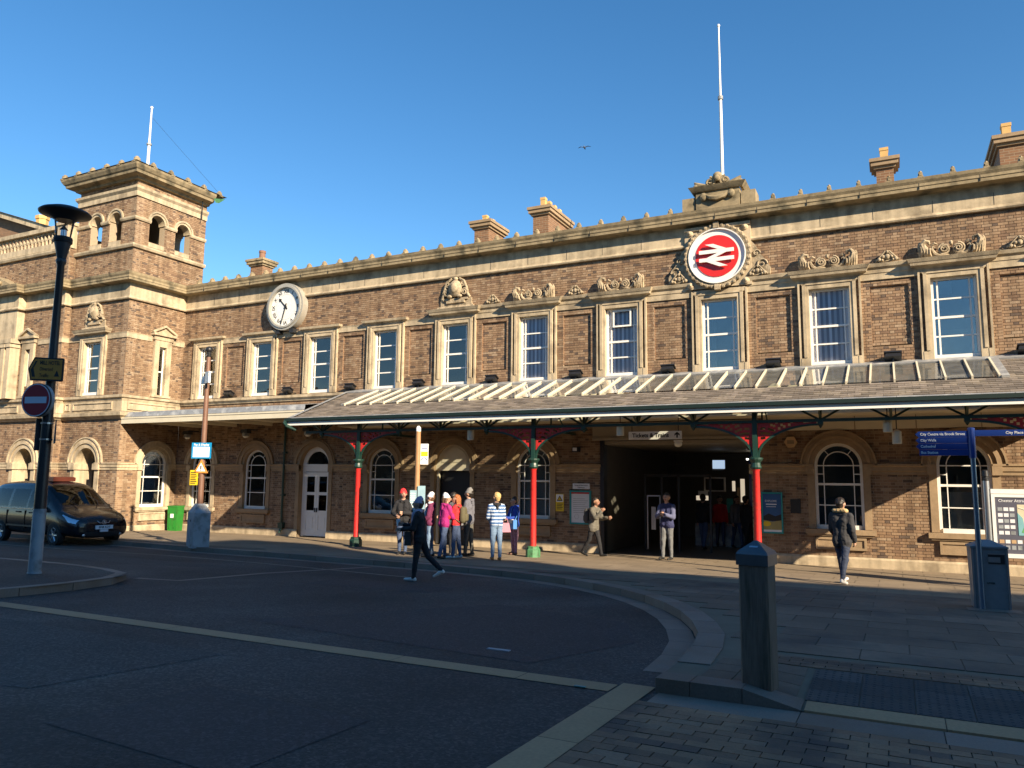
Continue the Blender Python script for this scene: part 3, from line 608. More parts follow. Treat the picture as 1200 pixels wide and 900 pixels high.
# rooms behind the windows, floors and roof
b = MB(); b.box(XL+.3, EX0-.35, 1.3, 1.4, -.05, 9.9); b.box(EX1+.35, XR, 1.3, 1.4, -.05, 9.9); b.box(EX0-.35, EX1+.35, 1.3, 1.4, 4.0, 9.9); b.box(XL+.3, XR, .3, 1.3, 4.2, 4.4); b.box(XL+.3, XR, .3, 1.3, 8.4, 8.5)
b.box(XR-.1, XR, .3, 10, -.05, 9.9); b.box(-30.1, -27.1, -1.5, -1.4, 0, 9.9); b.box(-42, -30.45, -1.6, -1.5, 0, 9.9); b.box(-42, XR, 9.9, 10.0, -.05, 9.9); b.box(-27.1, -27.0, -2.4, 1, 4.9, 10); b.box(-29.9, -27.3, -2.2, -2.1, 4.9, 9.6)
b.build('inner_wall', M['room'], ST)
b = MB(); b.add([(-27, -.2, 10.10), (XR, -.2, 10.10), (XR, 5, 10.9), (-27, 5, 10.9), (-27, 10, 10.1), (XR, 10, 10.1)], [(0, 1, 2, 3), (3, 2, 5, 4)]); b.box(-42, -30.45, -2.6, 10, 10.0, 10.1); b.box(-30.2, -27.0, -2.5, .6, 10.05, 11.3)
b.build('roof', M['slate'], ST)
# ------------------------------------------------------------- carved plate round the railway sign and crest above
p = MB(); p.box(-5.34, -3.42, -.12, .0, 7.86, 9.74); p.box(-5.34, -3.42, -.17, -.12, 9.64, 9.74)
for sx in (-1, 1): p.lathe([(.12, 0), (.12, .03), (.07, .03), (.06, .05), (.0, .05)], n=12) if False else None
for sx, sz in ((-1, 1), (1, 1), (-1, -1), (1, -1)):
    p.ball((-4.38+sx*.80, -.13, 8.78+sz*.80), (.10, .06, .10), 10, 6); p.ball((-4.38+sx*.80, -.17, 8.78+sz*.80), (.05, .06, .05), 8, 5)
PLATE = p.build('sign_plate', M['stone'], ST)
p = MB(); p.pipe([(-4.38+.90*math.cos(2*PI*i/40), -.16, 8.78+.90*math.sin(2*PI*i/40)) for i in range(40)], .075, 6, closed=True)
for i in range(36): t = 2*PI*i/36; p.ball((-4.38+.93*math.cos(t), -.2, 8.78+.93*math.sin(t)), (.06, .06, .06), 6, 4)
p.box(-4.46, -4.30, -.28, -.1, 9.62, 9.80); p.box(-4.46, -4.30, -.28, -.1, 7.76, 7.92); p.build('carved_wreath', M['carved'], ST, True)
for s in (-1, 1):
    p = MB(); x0 = -4.38+s*.96
    p.prism([(x0, 8.1), (x0+s*.5, 8.12), (x0+s*.52, 8.3), (x0+s*.42, 8.5), (x0+s*.25, 8.72), (x0+s*.12, 9.0), (x0, 9.15)], -.09, 0)
    spiral(p, x0+s*.28, 8.42, .16, 1.3, -.1, .03, s=s); spiral(p, x0+s*.14, 8.75, .11, 1.2, -.1, .026, s=s); p.build('scroll_bracket', M['carved'], ST, True)
cr = MB(); cr.box(-5.34, -4.95, -.34, .3, 10.19, 10.60); cr.box(-4.92, -3.66, -.38, .3, 10.19, 10.72); cr.box(-3.63, -3.22, -.34, .3, 10.19, 10.60)
cr.run([(-3.62, .3), (-3.62, -.38), (-4.96, -.38), (-4.96, .3)], [(-.03, 10.72), (.05, 10.72), (.12, 10.80), (.16, 10.86), (-.03, 10.90)])
for s in (-1, 1):
    spiral(cr, -4.29+s*.22, 11.02, .15, 1.7, -.3, .045, s=s, a0=PI/2); cr.pipe([(-4.29+s*.35, -.3, 10.92), (-4.29+s*.55, -.32, 10.97), (-4.29+s*.68, -.32, 11.06)], [.06, .07, .03], 6); cr.ball((-4.29+s*.62, -.3, 10.95), (.1, .08, .06), 8, 5)
    cr.ball((-4.29+s*.40, -.42, 10.55), (.11, .08, .13), 8, 6)
cr.pipe([(-4.7, -.4, 10.64), (-4.5, -.44, 10.5), (-4.29, -.46, 10.45), (-4.08, -.44, 10.5), (-3.9, -.4, 10.64)], [.04, .07, .08, .07, .04], 6)
cr.ball((-4.29, -.3, 11.18), (.14, .1, .13), 9, 6); cr.ball((-4.29, -.36, 11.1), (.09, .08, .1), 8, 5); cr.box(-4.6, -3.98, -.24, -.1, 10.9, 11.1)
cr.build('carved_crest', M['stone_dirty'], ST, True)
# ------------------------------------------------------------- chimneys
def chimney(x0, x1, y0, y1, zb, zt, pots, m='pot', ph=.42, pr=.12):
    c = MB(); c.box(x0, x1, y0, y1, zb, zt-.22); o = c.build('chimney', M['brickp'], ST)
    k = MB(); k.box(x0-.05, x1+.05, y0-.05, y1+.05, zb+.30, zb+.36); k.build('band', M['stone_dark'], o); k = MB(); k.box(x0-.06, x1+.06, y0-.06, y1+.06, zt-.30, zt-.22); k.box(x0-.13, x1+.13, y0-.13, y1+.13, zt-.22, zt-.10); k.box(x0-.17, x1+.17, y0-.17, y1+.17, zt-.10, zt); k.build('cap', M['stone_dark'] if m != 'potred' else M['stone_dirty'], o)
    for px, py in pots:
        q = MB(); q.lathe([(pr, 0), (pr*1.02, ph*.75), (pr*1.15, ph*.78), (pr*1.15, ph), (pr*.8, ph), (pr*.8, ph*.8)], (px, py, zt), 4 if m == 'pot' else 12, rot=PI/4); q.build('chimney_pot', M[m], o)
chimney(-13.55, -12.95, 1.5, 2.7, 10.0, 11.68, [(-13.25, 1.8), (-13.25, 2.3)], ph=.3)
chimney(-11.15, -10.55, 1.5, 3.4, 10.0, 11.85, [(-10.85, 1.75), (-10.85, 2.2), (-10.85, 2.65), (-10.85, 3.1)], ph=.42)
chimney(-.08, .38, 1.5, 2.0, 10.0, 11.60, [(.15, 1.75)], ph=.40, pr=.15)
chimney(2.98, 3.62, 1.5, 3.2, 10.0, 11.70, [(3.20, 1.75), (3.20, 2.5)], ph=.42, pr=.15)
chimney(-24.75, -24.05, 1.5, 2.1, 10.0, 11.60, [(-24.4, 1.8)], m='potred', ph=.45, pr=.13)
# ------------------------------------------------------------- tower top
BP = [(-26.8, .75), (-26.8, -2.7), (-30.4, -2.7), (-30.4, .75)]
seg([(-.02, 13.42), (.06, 13.42), (.06, 13.62), (.14, 13.72), (.15, 13.82), (-.02, 13.86)], BP, 'string_band', M['stone'])
seg([(-.02, 11.28), (.10, 11.28), (.14, 11.36), (.14, 11.42), (-.02, 11.48)], BP, 'ledge', M['stone'])
seg([(-.02, 14.08), (.14, 14.08), (.18, 14.16), (.42, 14.22), (.44, 14.32), (.49, 14.36), (.56, 14.48), (.58, 14.56), (-.02, 14.62)], BP, 'tower_cornice', M['stone_dirty'])
b = MB(); b.box(-30.3, -26.9, -2.6, .65, 14.5, 14.6); b.add([(-31.0, -3.3, 14.6), (-26.2, -3.3, 14.6), (-26.2, 1.3, 14.6), (-31.0, 1.3, 14.6), (-28.6, -.98, 15.0)], [(0, 1, 4), (1, 2, 4), (2, 3, 4), (3, 0, 4)]); b.build('tower_roof', M['slate'], ST)
for k_ in range(6): share('antefix', AM, ST, (-30.9+k_*.9, -2.95, 14.55)); 
for k_ in range(5): share('antefix', AM, ST, (-26.55, -2.4+k_*.85, 14.55), PI/2)
def bell_arch(x, y, rz):
    b = MB(); b.arch(0, 12.55, .33, .42, -.03, .36, 18); b.arch(0, 12.55, .42, .49, -.07, .02, 18); o = b.build('belfry_arch', M['stone'], ST); o.location = (x, y, 0); o.rotation_euler = (0, 0, rz)
    s_ = MB(); s_.box(-.37, .37, -.02, .34, 11.48, 11.66); s_.build('sill', M['stone'], o)
for x in (-29.2, -28.0): bell_arch(x, -2.7, 0)
for y in (-1.68, -.42): bell_arch(-26.8, y, PI/2)
BI = [(-.02, 12.44), (.06, 12.44), (.09, 12.50), (.09, 12.57), (-.02, 12.57)]
for a in ([(-26.8, .75), (-26.8, -.07)], [(-26.8, -.77), (-26.8, -1.33)], [(-26.8, -2.03), (-26.8, -2.7), (-27.65, -2.7)], [(-28.35, -2.7), (-28.85, -2.7)], [(-29.55, -2.7), (-30.4, -2.7), (-30.4, -2.0)]): seg(BI, a, 'belfry_impost', M['stone'])
b = MB(); b.box(-30.05, -27.15, -2.35, .4, 11.40, 11.5); b.build('belfry_floor', M['room'], ST)
b = MB(); b.add([(-26.25, .6, 14.35), (-26.2, 1.2, 14.5), (-26.3, .95, 14.25), (-26.28, .75, 14.2)], [(0, 1, 2, 3)]); b.box(-26.6, -26.57, .3, .33, 13.3, 14.4, 1); b.build('green_netting', [M['lime'], M['dark']], ST)
# ------------------------------------------------------------- wing: arches, parapet, balustrade
def big_arch(x, y, rz=0):
    b = MB(); b.arch(0, 2.66, .62, .80, -.03, .75, 24); b.arch(0, 2.66, .80, .88, -.08, .02, 24); b.arch(0, 2.66, .88, 1.0, -.05, .02, 24); b.arch(0, 2.66, 1.0, 1.05, -.09, .02, 24)
    for s in (-1, 1): b.box(*sorted((s*.62, s*.86)), -.04, .75, 0, 2.42); b.box(*sorted((s*.56, s*.92)), -.11, .75, 2.42, 2.66)
    o = b.build('open_arch', M['stone'], ST); o.location = (x, y, 0)
for x in (-28.72,): big_arch(x, -2.7)
for x in (-32.3, -35.9, -39.5): big_arch(x, -3.0)
seg([(-.02, 11.48), (.10, 11.48), (.14, 11.56), (.14, 11.62), (-.02, 11.68)], [(-30.4, -3.0), (-42, -3.0)], 'ledge', M['stone'])
b = MB(); b.box(-42, -31.1, -3.08, -2.78, 11.66, 11.92); b.box(-42, -31.1, -3.10, -2.76, 12.52, 12.70); b.box(-31.1, -30.42, -3.14, -2.7, 11.66, 12.62); b.box(-31.16, -30.36, -3.2, -2.66, 12.62, 12.76); b.build('parapet', M['stone'], ST)
lt = MB(); x = -31.25
while x > -41.9:
    lt.pipe([(x+.13*math.cos(2*PI*i/10), -2.93, 12.07+.15*math.sin(2*PI*i/10)) for i in range(10)], .038, 5, closed=True); lt.pipe([(x-.11+.13*math.cos(2*PI*i/10), -2.93, 12.36+.15*math.sin(2*PI*i/10)) for i in range(10)], .038, 5, closed=True); x -= .25
lt.build('pierced_balustrade', M['stone'], ST, kind='stuff')
# arched first floor window with pilasters and a carved pediment, and a gabled block behind
b = MB(); b.arch(-35.2, 7.9, .55, .72, -3.42, -2.9, 20); b.arch(-35.2, 7.9, .72, .95, -3.36, -2.9, 20)
for x in (-33.35, -33.75, -34.4): b.box(x-.13, x+.13, -3.42, -2.9, 5.37, 7.55); b.box(x-.18, x+.18, -3.46, -2.9, 7.55, 7.72)
b.box(-36.6, -33.1, -3.48, -2.9, 7.72, 7.90); b.box(-36.6, -33.1, -3.32, -2.98, 7.9, 9.16); b.build('arched_bay', M['stone'], ST)
b = MB(); b.prism([(-38.5, 10.24), (-33.4, 10.24), (-34.0, 10.5), (-34.6, 10.75), (-35.4, 10.95), (-38.5, 10.95)], -3.5, -2.9)
for i in range(8): b.ball((-34.2-i*.22, -3.55, 10.4+.05*(i % 3)), (.12, .1, .1), 8, 5)
b.build('carved_pediment', M['stone_dirty'], ST, True)
f = MB(); f.arch(-35.2, 7.9, .48, .55, -3.1, -3.0, 16); f.box(-35.75, -35.68, -3.1, -3.0, 5.4, 7.9); f.box(-34.72, -34.65, -3.1, -3.0, 5.4, 7.9); f.box(-35.68, -34.72, -3.1, -3.0, 6.6, 6.66); f.box(-35.68, -34.72, -3.05, -3.04, 5.4, 8.35, 1); f.build('arched_window', [M['white'], M['glass']], ST)
gb = MB(); gb.prism([(-62, 10), (-44.6, 10), (-44.6, 16.6), (-53.5, 19.6), (-62, 16.6)], 6, 14); G_ = gb.build('gabled_block', M['brickp'], ST)
g2 = MB(); g2.pipe([(-62, 5.8, 16.7), (-53.5, 5.8, 19.7), (-44.0, 5.8, 16.6)], .28, 4); g2.box(-62, -44.2, 5.7, 6, 15.5, 15.75); g2.build('gable_cornice', M['stone'], G_)
g3 = MB(); g3.add([(-62.5, 5.5, 16.7), (-53.5, 5.5, 19.9), (-53.5, 14.5, 19.9), (-62.5, 14.5, 16.7), (-43.7, 5.5, 16.7), (-43.7, 14.5, 16.7)], [(0, 1, 2, 3), (1, 4, 5, 2)]); g3.build('gable_roof', M['slate'], G_)
q = MB(); q.lathe([(.34, 0), (.36, .95), (.42, .98), (.42, 1.2), (.3, 1.2)], (-48.6, 6.6, 17.6), 6); q.box(-49, -48.2, 6.2, 7, 16.5, 17.65); q.build('chimney_pot', M['pot'], G_)
# downpipe
b = MB(); b.pipe([(-20.82, -.09, 4.2), (-20.82, -.09, .35), (-20.8, -.2, .12)], .045, 8); b.box(-20.9, -20.74, -.12, 0, 3.1, 3.16); b.box(-20.9, -20.74, -.12, 0, 1.5, 1.56); b.box(-20.93, -20.71, -.16, -.02, .30, .5); b.build('downpipe', M['green'], ST)
# ================================================================= ENTRANCE CANOPY
CN = thing('entrance_canopy', 'long slate and glass lean-to canopy on red iron columns in front of the station entrance', 'canopy')
SLP = 1.30/3.6; NORM = Vector((0, -SLP, 1)).normalized(); DY = Vector((0, -1, -SLP)).normalized(); SLEN = math.hypot(3.6, 1.3)
def rp(x, y, h=0): p = Vector((x, y, 5.36+SLP*y))+NORM*h; return tuple(p)
VL = lambda y: -17.88+.45*(-y/3.6); XE = 3.7; VR = lambda y: 3.9+(XE-3.9)*(-y/3.6)
GX0, GX1, GY0, GY1 = -16.35, 2.22, -.30, -2.1
b = MB(); b.add([rp(VL(0), 0, -.02), rp(VR(0), 0, -.02), rp(VR(-3.6), -3.6, -.02), rp(VL(-3.6), -3.6, -.02), rp(GX0, GY0, -.02), rp(GX1, GY0, -.02), rp(GX1, GY1, -.02), rp(GX0, GY1, -.02)], [(0, 1, 5, 4), (1, 2, 6, 5), (2, 3, 7, 6), (3, 0, 4, 7)])
b.add([rp(VL(0), 0, -.05), rp(VR(0), 0, -.05), rp(VR(-3.6), -3.6, -.05), rp(VL(-3.6), -3.6, -.05), rp(GX0, GY0, -.05), rp(GX1, GY0, -.05), rp(GX1, GY1, -.05), rp(GX0, GY1, -.05)], [(0, 1, 5, 4), (1, 2, 6, 5), (2, 3, 7, 6), (3, 0, 4, 7)])
b.add([(VR(0), 0, 5.33), (VR(-3.6), -3.6, 4.03), (VR(0), 0, 3.83)], [(0, 1, 2)])
b.build('roof_boarding', M['offwhite'], CN)
st = MB(); sing = []; row = .19; nrow = int(SLEN/row)
def slate(x0, x1, s0):                       # s measured up from the eave
    jit = random.random()*.006; y0 = -3.6+(s0)*3.6/SLEN; y1 = -3.6+(s0+row+.05)*3.6/SLEN
    e0, e1 = .026+jit, .004
    return [rp(x0, y0, e0), rp(x1, y0, e0), rp(x1, y1, e1), rp(x0, y1, e1), rp(x0, y0, e0-.02), rp(x1, y0, e0-.02)]
cells = []
for r in range(nrow):
    s0 = r*row; y0 = -3.6+s0*3.6/SLEN; y1 = -3.6+(s0+row)*3.6/SLEN; x = -18.0+(.15 if r % 2 else 0)
    while x < XE:
        w_ = .30; a, c = max(x+.003, VL(y0)+.12), min(x+w_-.003, VR(y0)); x += w_
        if c-a < .04 or y1 > -.12: continue
        if y1 > GY1 and GX0-.12 < (a+c)/2 < GX1+.16: continue
        cells.append((a, c, s0))
cells.sort(key=lambda t: abs(t[0]-0.5)+abs(t[2])*.1)
for i, (a, c, s0) in enumerate(cells):
    v = slate(a, c, s0); f = [(0, 1, 2, 3), (4, 5, 1, 0)]
    if i < 280:
        m_ = MB(); m_.add(v, f); m_.build('slate', M['slate1'], CN)
    else: st.add(v, f)
st.build('slate_roof', M['slate'], CN, kind='stuff')
n_ = int((GX1-GX0)/.525); sp = (GX1-GX0)/n_; TB_ = MB()
for i in range(n_+1):
    x = GX0+sp*i; m_ = MB(); wd = .021
    m_.add([rp(x-wd, GY1-.06, .085), rp(x+wd, GY1-.06, .085), rp(x+wd, GY0, .085), rp(x-wd, GY0, .085), rp(x-wd, GY1-.06, -.08), rp(x+wd, GY1-.06, -.08), rp(x+wd, GY0, -.08), rp(x-wd, GY0, -.08)], [(0, 1, 2, 3), (7, 6, 5, 4), (0, 4, 5, 1), (1, 5, 6, 2), (2, 6, 7, 3), (3, 7, 4, 0)])
    m_.build('glazing_bar', M['offwhite'], CN)
    if i < n_:
        m_ = MB(); a, c = x+wd, x+sp-wd; m_.add([rp(a, GY1-.02, .035), rp(c, GY1-.02, .035), rp(c, GY0, .035), rp(a, GY0, .035)], [(0, 1, 2, 3)]); m_.build('glass_pane', M['roof_glass'], CN)
def slab(x0, x1, y0, y1, h0, h1, name, m):
    q = MB(); q.add([rp(x0, y0, h0), rp(x1, y0, h0), rp(x1, y1, h0), rp(x0, y1, h0), rp(x0, y0, h1), rp(x1, y0, h1), rp(x1, y1, h1), rp(x0, y1, h1)], [(3, 2, 1, 0), (4, 5, 6, 7), (0, 1, 5, 4), (1, 2, 6, 5), (2, 3, 7, 6), (3, 0, 4, 7)]); return q.build(name, M[m], CN)
slab(VL(0), VR(0), -.34, -.0, .02, .06, 'lead_flashing', 'lead'); slab(GX1+.03, GX1+.19, GY1-.1, -.34, .02, .07, 'lead_flashing', 'lead'); slab(GX0-.15, GX0-.03, GY1-.05, -.34, .02, .07, 'lead_flashing', 'lead')
q = MB(); q.add([rp(VL(0)-.03, -.0, .05), rp(VL(0)+.14, 0, .05), rp(VL(-3.6)+.14, -3.63, .05), rp(VL(-3.6)-.03, -3.63, .05), rp(VL(0)-.03, 0, -.12), rp(VL(-3.6)-.03, -3.63, -.12)], [(0, 3, 2, 1), (0, 4, 5, 3)]); q.build('verge', M['lead'], CN)
x0, x1 = VL(-3.6)-.05, XE
q = MB(); x = x0
while x < x1:                                # lead edging in short lengths along the eave
    l = min(1.1, x1-x); q.add([rp(x, -3.62, .035), rp(x+l-.012, -3.62, .035), rp(x+l-.012, -3.50, .030), rp(x, -3.50, .030), rp(x, -3.63, .0), rp(x+l-.012, -3.63, .0)], [(0, 1, 2, 3), (4, 5, 1, 0)]); x += l
q.build('eave_edging', M['lead'], CN)
q = MB(); q.box(x0, x1, -3.74, -3.62, 3.985, 4.075); q.build('gutter', M['gutter'], CN)
q = MB(); q.box(x0+.02, x1, -3.66, -3.60, 3.85, 3.983); q.box(x1-.06, x1, -3.60, 0, 3.82, 3.983); q.build('fascia', M['white'], CN)
q = MB(); q.pipe([(x0+.05, -3.72, 4.0), (x0+.02, -3.74, 3.93), (x0+.10, -3.72, 3.84), (x0+.30, -3.5, 3.72)], .055, 8); q.build('gutter_outlet', M['green'], CN)
q = MB(); q.box(VL(0)+.3, -8.35, -.05, 0, 3.98, 5.2); q.box(-3.3, XE, -.05, 0, 3.62, 5.2); q.box(VL(0)+.3, XE, -.16, -.05, 3.98, 4.12); q.build('wall_boarding', M['offwhite'], CN)
for x in (-.9, .55, 2.0): q = MB(); q.box(x-.01, x+.01, -.056, -.05, 3.62, 4.0); q.build('board_joint', M['stone_dark'], CN)
q = MB(); q.box(VL(0)+.3, EX0-.3, -.98, -.05, 3.99, 4.03); q.box(EX1+.3, XE, -.98, -.05, 3.99, 4.03); q.box(EX0-.3, EX1+.3, -.98, -.05, 3.99, 4.03); q.build('shading_ceiling', M['offwhite'], CN)  # ceiling strip added, its depth shaped to keep sun off the upper wall
q = MB(); q.box(x0+.3, x1-.1, -2.26, -2.14, 4.40, 4.55); q.box(x0+.3, x1-.1, -3.16, -3.06, 4.06, 4.16); q.build('purlin', M['offwhite'], CN)
COLX = [-14.95, -8.93, -3.0, 2.95]
CY = -3.1
# lattice girder along the columns
q = MB(); q.box(x0+.4, x1-.2, CY-.05, CY+.05, 3.62, 3.69); q.box(x0+.4, x1-.2, CY-.04, CY+.04, 4.0, 4.06); q.build('girder_chord', M['green'], CN)
for c in COLX:
    for k_ in (-1.49, 1.49, 2.98, -2.98):
        if abs(k_) > 2 and (k_ < 0 or c > 2): continue
        x = c+k_
        if x > XE-.2: continue
        q = MB(); q.box(x-.03, x+.03, CY-.03, CY+.03, 3.69, 4.0)
        for s in (-1, 1): q.tube((x+s*.04, CY, 3.68), (x+s*.62, CY, 4.02), .034, n=4); q.tube((x, CY+.04*s, 3.69), (x, CY+s*.5, 4.06+(.08 if s > 0 else -.1)), .03, n=4)
        if abs(k_) < 2: q.box(x-.06, x+.06, CY-.06, CY+.06, 3.56, 3.66); q.frus(x, CY, 3.47, 3.56, .01, .01, .06, .06)
        q.build('girder_strut', M['green'], CN)
x = x0+.9
while x < XE-.3:                              # rafters and ties running back to the wall
    q = MB(); q.tube((x, -3.5, 5.36-SLP*3.5-.1), (x, -.05, 5.26), .032, n=4); q.build('rafter', M['offwhite'], CN); x += 1.487
for c in COLX:
    q = MB(); q.box(c-.035, c+.035, CY+.06, -.05, 3.60, 3.68); q.tube((c, CY+.1, 3.7), (c, -1.9, 4.5), .025, n=4); q.tube((c, -1.9, 4.5), (c, -.8, 3.68), .025, n=4); q.box(c-.02, c+.02, -1.92, -1.88, 3.68, 4.55)
    q.build('tie_beam', M['green'], CN)
def column(cx, dark):
    zb = PZ(CY); c = MB(); c.lathe([(.092, .28+zb), (.092, .36), (.085, .5), (.078, 2.46), (.10, 2.50)], (cx, CY, 0), 16); o = c.build('column', M['red'], CN, True)
    c = MB(); c.lathe([(.20, zb-.02), (.20, zb+.20), (.165, zb+.24), (.165, zb+.28), (.10, zb+.30)], (cx, CY, 0), 8, rot=PI/8); c.build('column_base', M['green' if dark else 'lime'], o)
    c = MB(); c.lathe([(.10, 2.50), (.14, 2.55), (.12, 2.60), (.11, 2.66), (.17, 2.74), (.17, 2.78), (.09, 2.80)], (cx, CY, 0), 12); c.box(cx-.055, cx+.055, CY-.055, CY+.055, 2.8, 4.0); c.build('capital', M['green'], o)
    for ax in range(4):
        if ax == 3: continue
        T = Matrix.Translation((cx, CY, 0)) @ Matrix.Rotation((0, PI, PI/2, -PI/2)[ax], 4, 'Z'); L = 1.38 if ax < 2 else 1.1
        c = MB(); c.T = T; pts = [(.07+L*(1-math.cos(t)), 0, 2.80+.76*math.sin(t)) for t in [PI/2*i/12 for i in range(13)]]
        c.pipe(pts, .035, 4); c.build('bracket_rib', M['green'], o)
        c = MB(); c.T = T; g = .058                # pierced spandrel plate: a grid with holes
        for i in range(int(L/g)):
            xa = .07+i*g; t = math.acos(max(-1, 1-(xa+g-.07)/L)) if (xa+g-.07) <= L else PI/2; zl = 2.80+.76*math.sin(t)
            for j in range(14):
                za = zl+j*g
                if za > 3.60: break
                zt = min(za+g, 3.62)
                edge = j == 0 or zt > 3.60 or i == 0
                if edge or (i+j) % 2 == 0 or (i*7+j*3) % 11 == 0: c.box(xa, xa+g+.001, -.008, .008, za, zt)
        c.build('spandrel_plate', M['red'], o)
    return o
for i, c in enumerate(COLX): column(c, i == 0)
# ================================================================= SIDE CANOPY (flat lead lean-to)
SD = thing('side_canopy', 'narrow flat lead covered canopy with cream fascia between the tower and the slate canopy', 'canopy')
LX0, LX1 = -26.75, -17.62
q = MB(); q.add([(LX0, 0, 4.98), (LX1-.25, 0, 4.98), (LX1-.02, -2.60, 4.64), (LX0, -2.60, 4.64), (LX0, -2.66, 4.46), (LX1, -2.66, 4.46)], [(0, 3, 2, 1), (3, 4, 5, 2)]); q.build('lead_roof', M['lead'], SD)
q = MB(); q.box(LX0, LX1, -2.72, -2.64, 4.20, 4.44); q.box(LX0, LX1, -2.74, -2.72, 4.38, 4.44); q.build('fascia', M['offwhite'], SD)
q = MB(); q.box(LX0, LX1, -2.64, 0, 4.30, 4.34); q.build('soffit', M['offwhite'], SD)
for x in (-25.4, -23.5, -21.6, -19.7, -18.0): q = MB(); q.box(x-.05, x+.05, -2.6, -.02, 4.18, 4.30); q.build('soffit_beam', M['offwhite'], SD)
# ================================================================= LAMPS AND SIGNS ON THE BUILDING
lens = mat('lamp_lens', (.8, .8, .76), .2)
def under_light(x, label):
    o = thing('floodlight', label, 'light', (x, -.05, 3.86), 0, 'floodlights under the side canopy')
    b = MB(); b.box(-.10, .10, -.45, 0, .14, .19); b.box(-.16, .16, -.62, -.38, .02, .16); b.build('bracket', M['dark'], o)
    b = MB(); b.lathe([(.09, .10), (.13, .02), (.14, -.10), (.12, -.10)], (0, -.5, 0), 12); b.build('housing', M['grey'], o)
    b = MB(); b.ball((0, -.5, -.10), (.11, .11, .07), 12, 6); b.build('lens', lens, o)
under_light(-25.6, 'round floodlight under the side canopy above the window behind the brown pole'); under_light(-22.4, 'round floodlight under the side canopy above the arched window with full glazing bars'); under_light(-19.3, 'round floodlight above the white double doors')
FLB = None
for x, lb in ((-23.85, 'black floodlight on the sill course left of the clock'), (-20.75, 'black floodlight on the sill course under the clock'), (-17.75, 'black floodlight on the sill course above the left end of the slate roof'), (-14.75, 'black floodlight on the sill course left of the cartouche window'), (-11.85, 'black floodlight between the cartouche window and the window with striped blinds'), (-8.85, 'black floodlight left of the window with the open white casement'), (-5.9, 'black floodlight left of the window under the round red sign'), (-2.9, 'black floodlight right of the window under the round red sign'), (.10, 'black floodlight left of the window with the square notice'), (3.05, 'black floodlight at the right end right of the window with the square notice')):
    o = thing('floodlight', lb, 'light', (x, 0, 5.38), 0, 'black floodlights along the sill course')
    if FLB is None:
        b = MB(); b.T = Matrix.Translation((0, -.16, .13)) @ Matrix.Rotation(R_(-25), 4, 'X'); b.frus(0, 0, -.07, .07, .20, .13, .16, .10); b.box(-.21, .21, -.14, .1, .05, .09); FLB = b.mesh('housing', M['black'])
        b = MB(); b.box(-.02, .02, -.2, 0, .0, .08); b.tube((0, -.08, .05), (.32, -.03, .02), .015, n=5); FLA = b.mesh('bracket', M['black'])
    share('housing', FLB, o); share('bracket', FLA, o)
def hang_lamp(x, y, z0, z1, label):
    o = thing('pendant_lamp', label, 'lamp', (x, y, z0), 0, 'pendant lamps under the canopy')
    b = MB(); b.lathe([(.06, 0), (.10, 0), (.10, z1-z0), (.03, z1-z0+.05)], n=14); b.build('lamp_shade', M['offwhite'], o); b = MB(); b.tube((0, 0, z1-z0), (0, 0, 4.2-z0), .012, n=5); b.build('rod', M['dark'], o)
hang_lamp(-11.0, -3.0, 3.33, 3.62, 'cream pendant lamp right of the doorway with the white tympanum'); hang_lamp(-6.45, -3.0, 3.38, 3.66, 'cream pendant lamp left of the tickets sign'); hang_lamp(-.10, -2.9, 3.36, 3.66, 'upper left of the two cream pendant lamps above the right arched window'); hang_lamp(.08, -2.7, 3.10, 3.38, 'lower right of the two cream pendant lamps above the right arched window')
# hanging sign
o = thing('hanging_sign', 'white hanging sign reading Tickets & Trains over the entrance', 'sign', (-6.13, -.85, 3.385)); o.scale = (1.05, 1, 1.05)
b = MB(); b.box(-.74, .74, -.03, .03, 0, .22); b.build('panel', M['white'], o); b = MB(); b.tube((-.65, 0, .22), (-.65, 0, .62), .012, n=5); b.tube((.65, 0, .22), (.65, 0, .62), .012, n=5); b.build('hanger', M['dark'], o)
text('lettering', 'Tickets & Trains', .155, o, (-.12, -.033, .11), M['ink'], bold=.004)
b = MB(); b.prism([(.60, .04), (.64, .04), (.64, .13), (.69, .09), (.69, .14), (.62, .20), (.55, .14), (.55, .09), (.60, .13)], -.034, -.03); b.build('arrow', M['ink'], o)
o = thing('round_lamp', 'small round lamp under the tickets sign', 'lamp', (-5.6, -.3, 3.28)); b = MB(); b.ball((0, 0, 0), (.12, .12, .10), 12, 8); b.build('globe', lens, o, True); b = MB(); b.lathe([(.13, .06), (.13, .10)], n=14); b.build('mount', M['white'], o)
# clock
ck = thing('wall_clock', 'large round white station clock with Roman numerals on the brick wall', 'clock', (-20.98, 0, 8.80))
def disc(b, r0, y0, r1, y1, n=48, k=None): b.add([(r0*math.cos(2*PI*i/n), y0, r0*math.sin(2*PI*i/n)) for i in range(n)]+[(r1*math.cos(2*PI*i/n), y1, r1*math.sin(2*PI*i/n)) for i in range(n)], [list(range(n))]+[(i, i+n, (i+1) % n+n, (i+1) % n) for i in range(n)], k)
b = MB(); b.arch(0, 0, .80, .93, -.30, 0, 48, 0, 2*PI); b.arch(0, 0, .77, .84, -.34, -.2, 48, 0, 2*PI); b.build('rim', M['grey'] if False else mat('pale_metal_rim', (.42, .40, .35), .5, metal=.3), ck, True)
b = MB(); disc(b, .80, -.22, .80, -.05); b.build('dial', M['white'], ck)
b = MB(); b.arch(0, 0, .745, .755, -.224, -.22, 48, 0, 2*PI); b.arch(0, 0, .50, .505, -.224, -.22, 48, 0, 2*PI); b.build('minute_ring', M['grey'], ck)
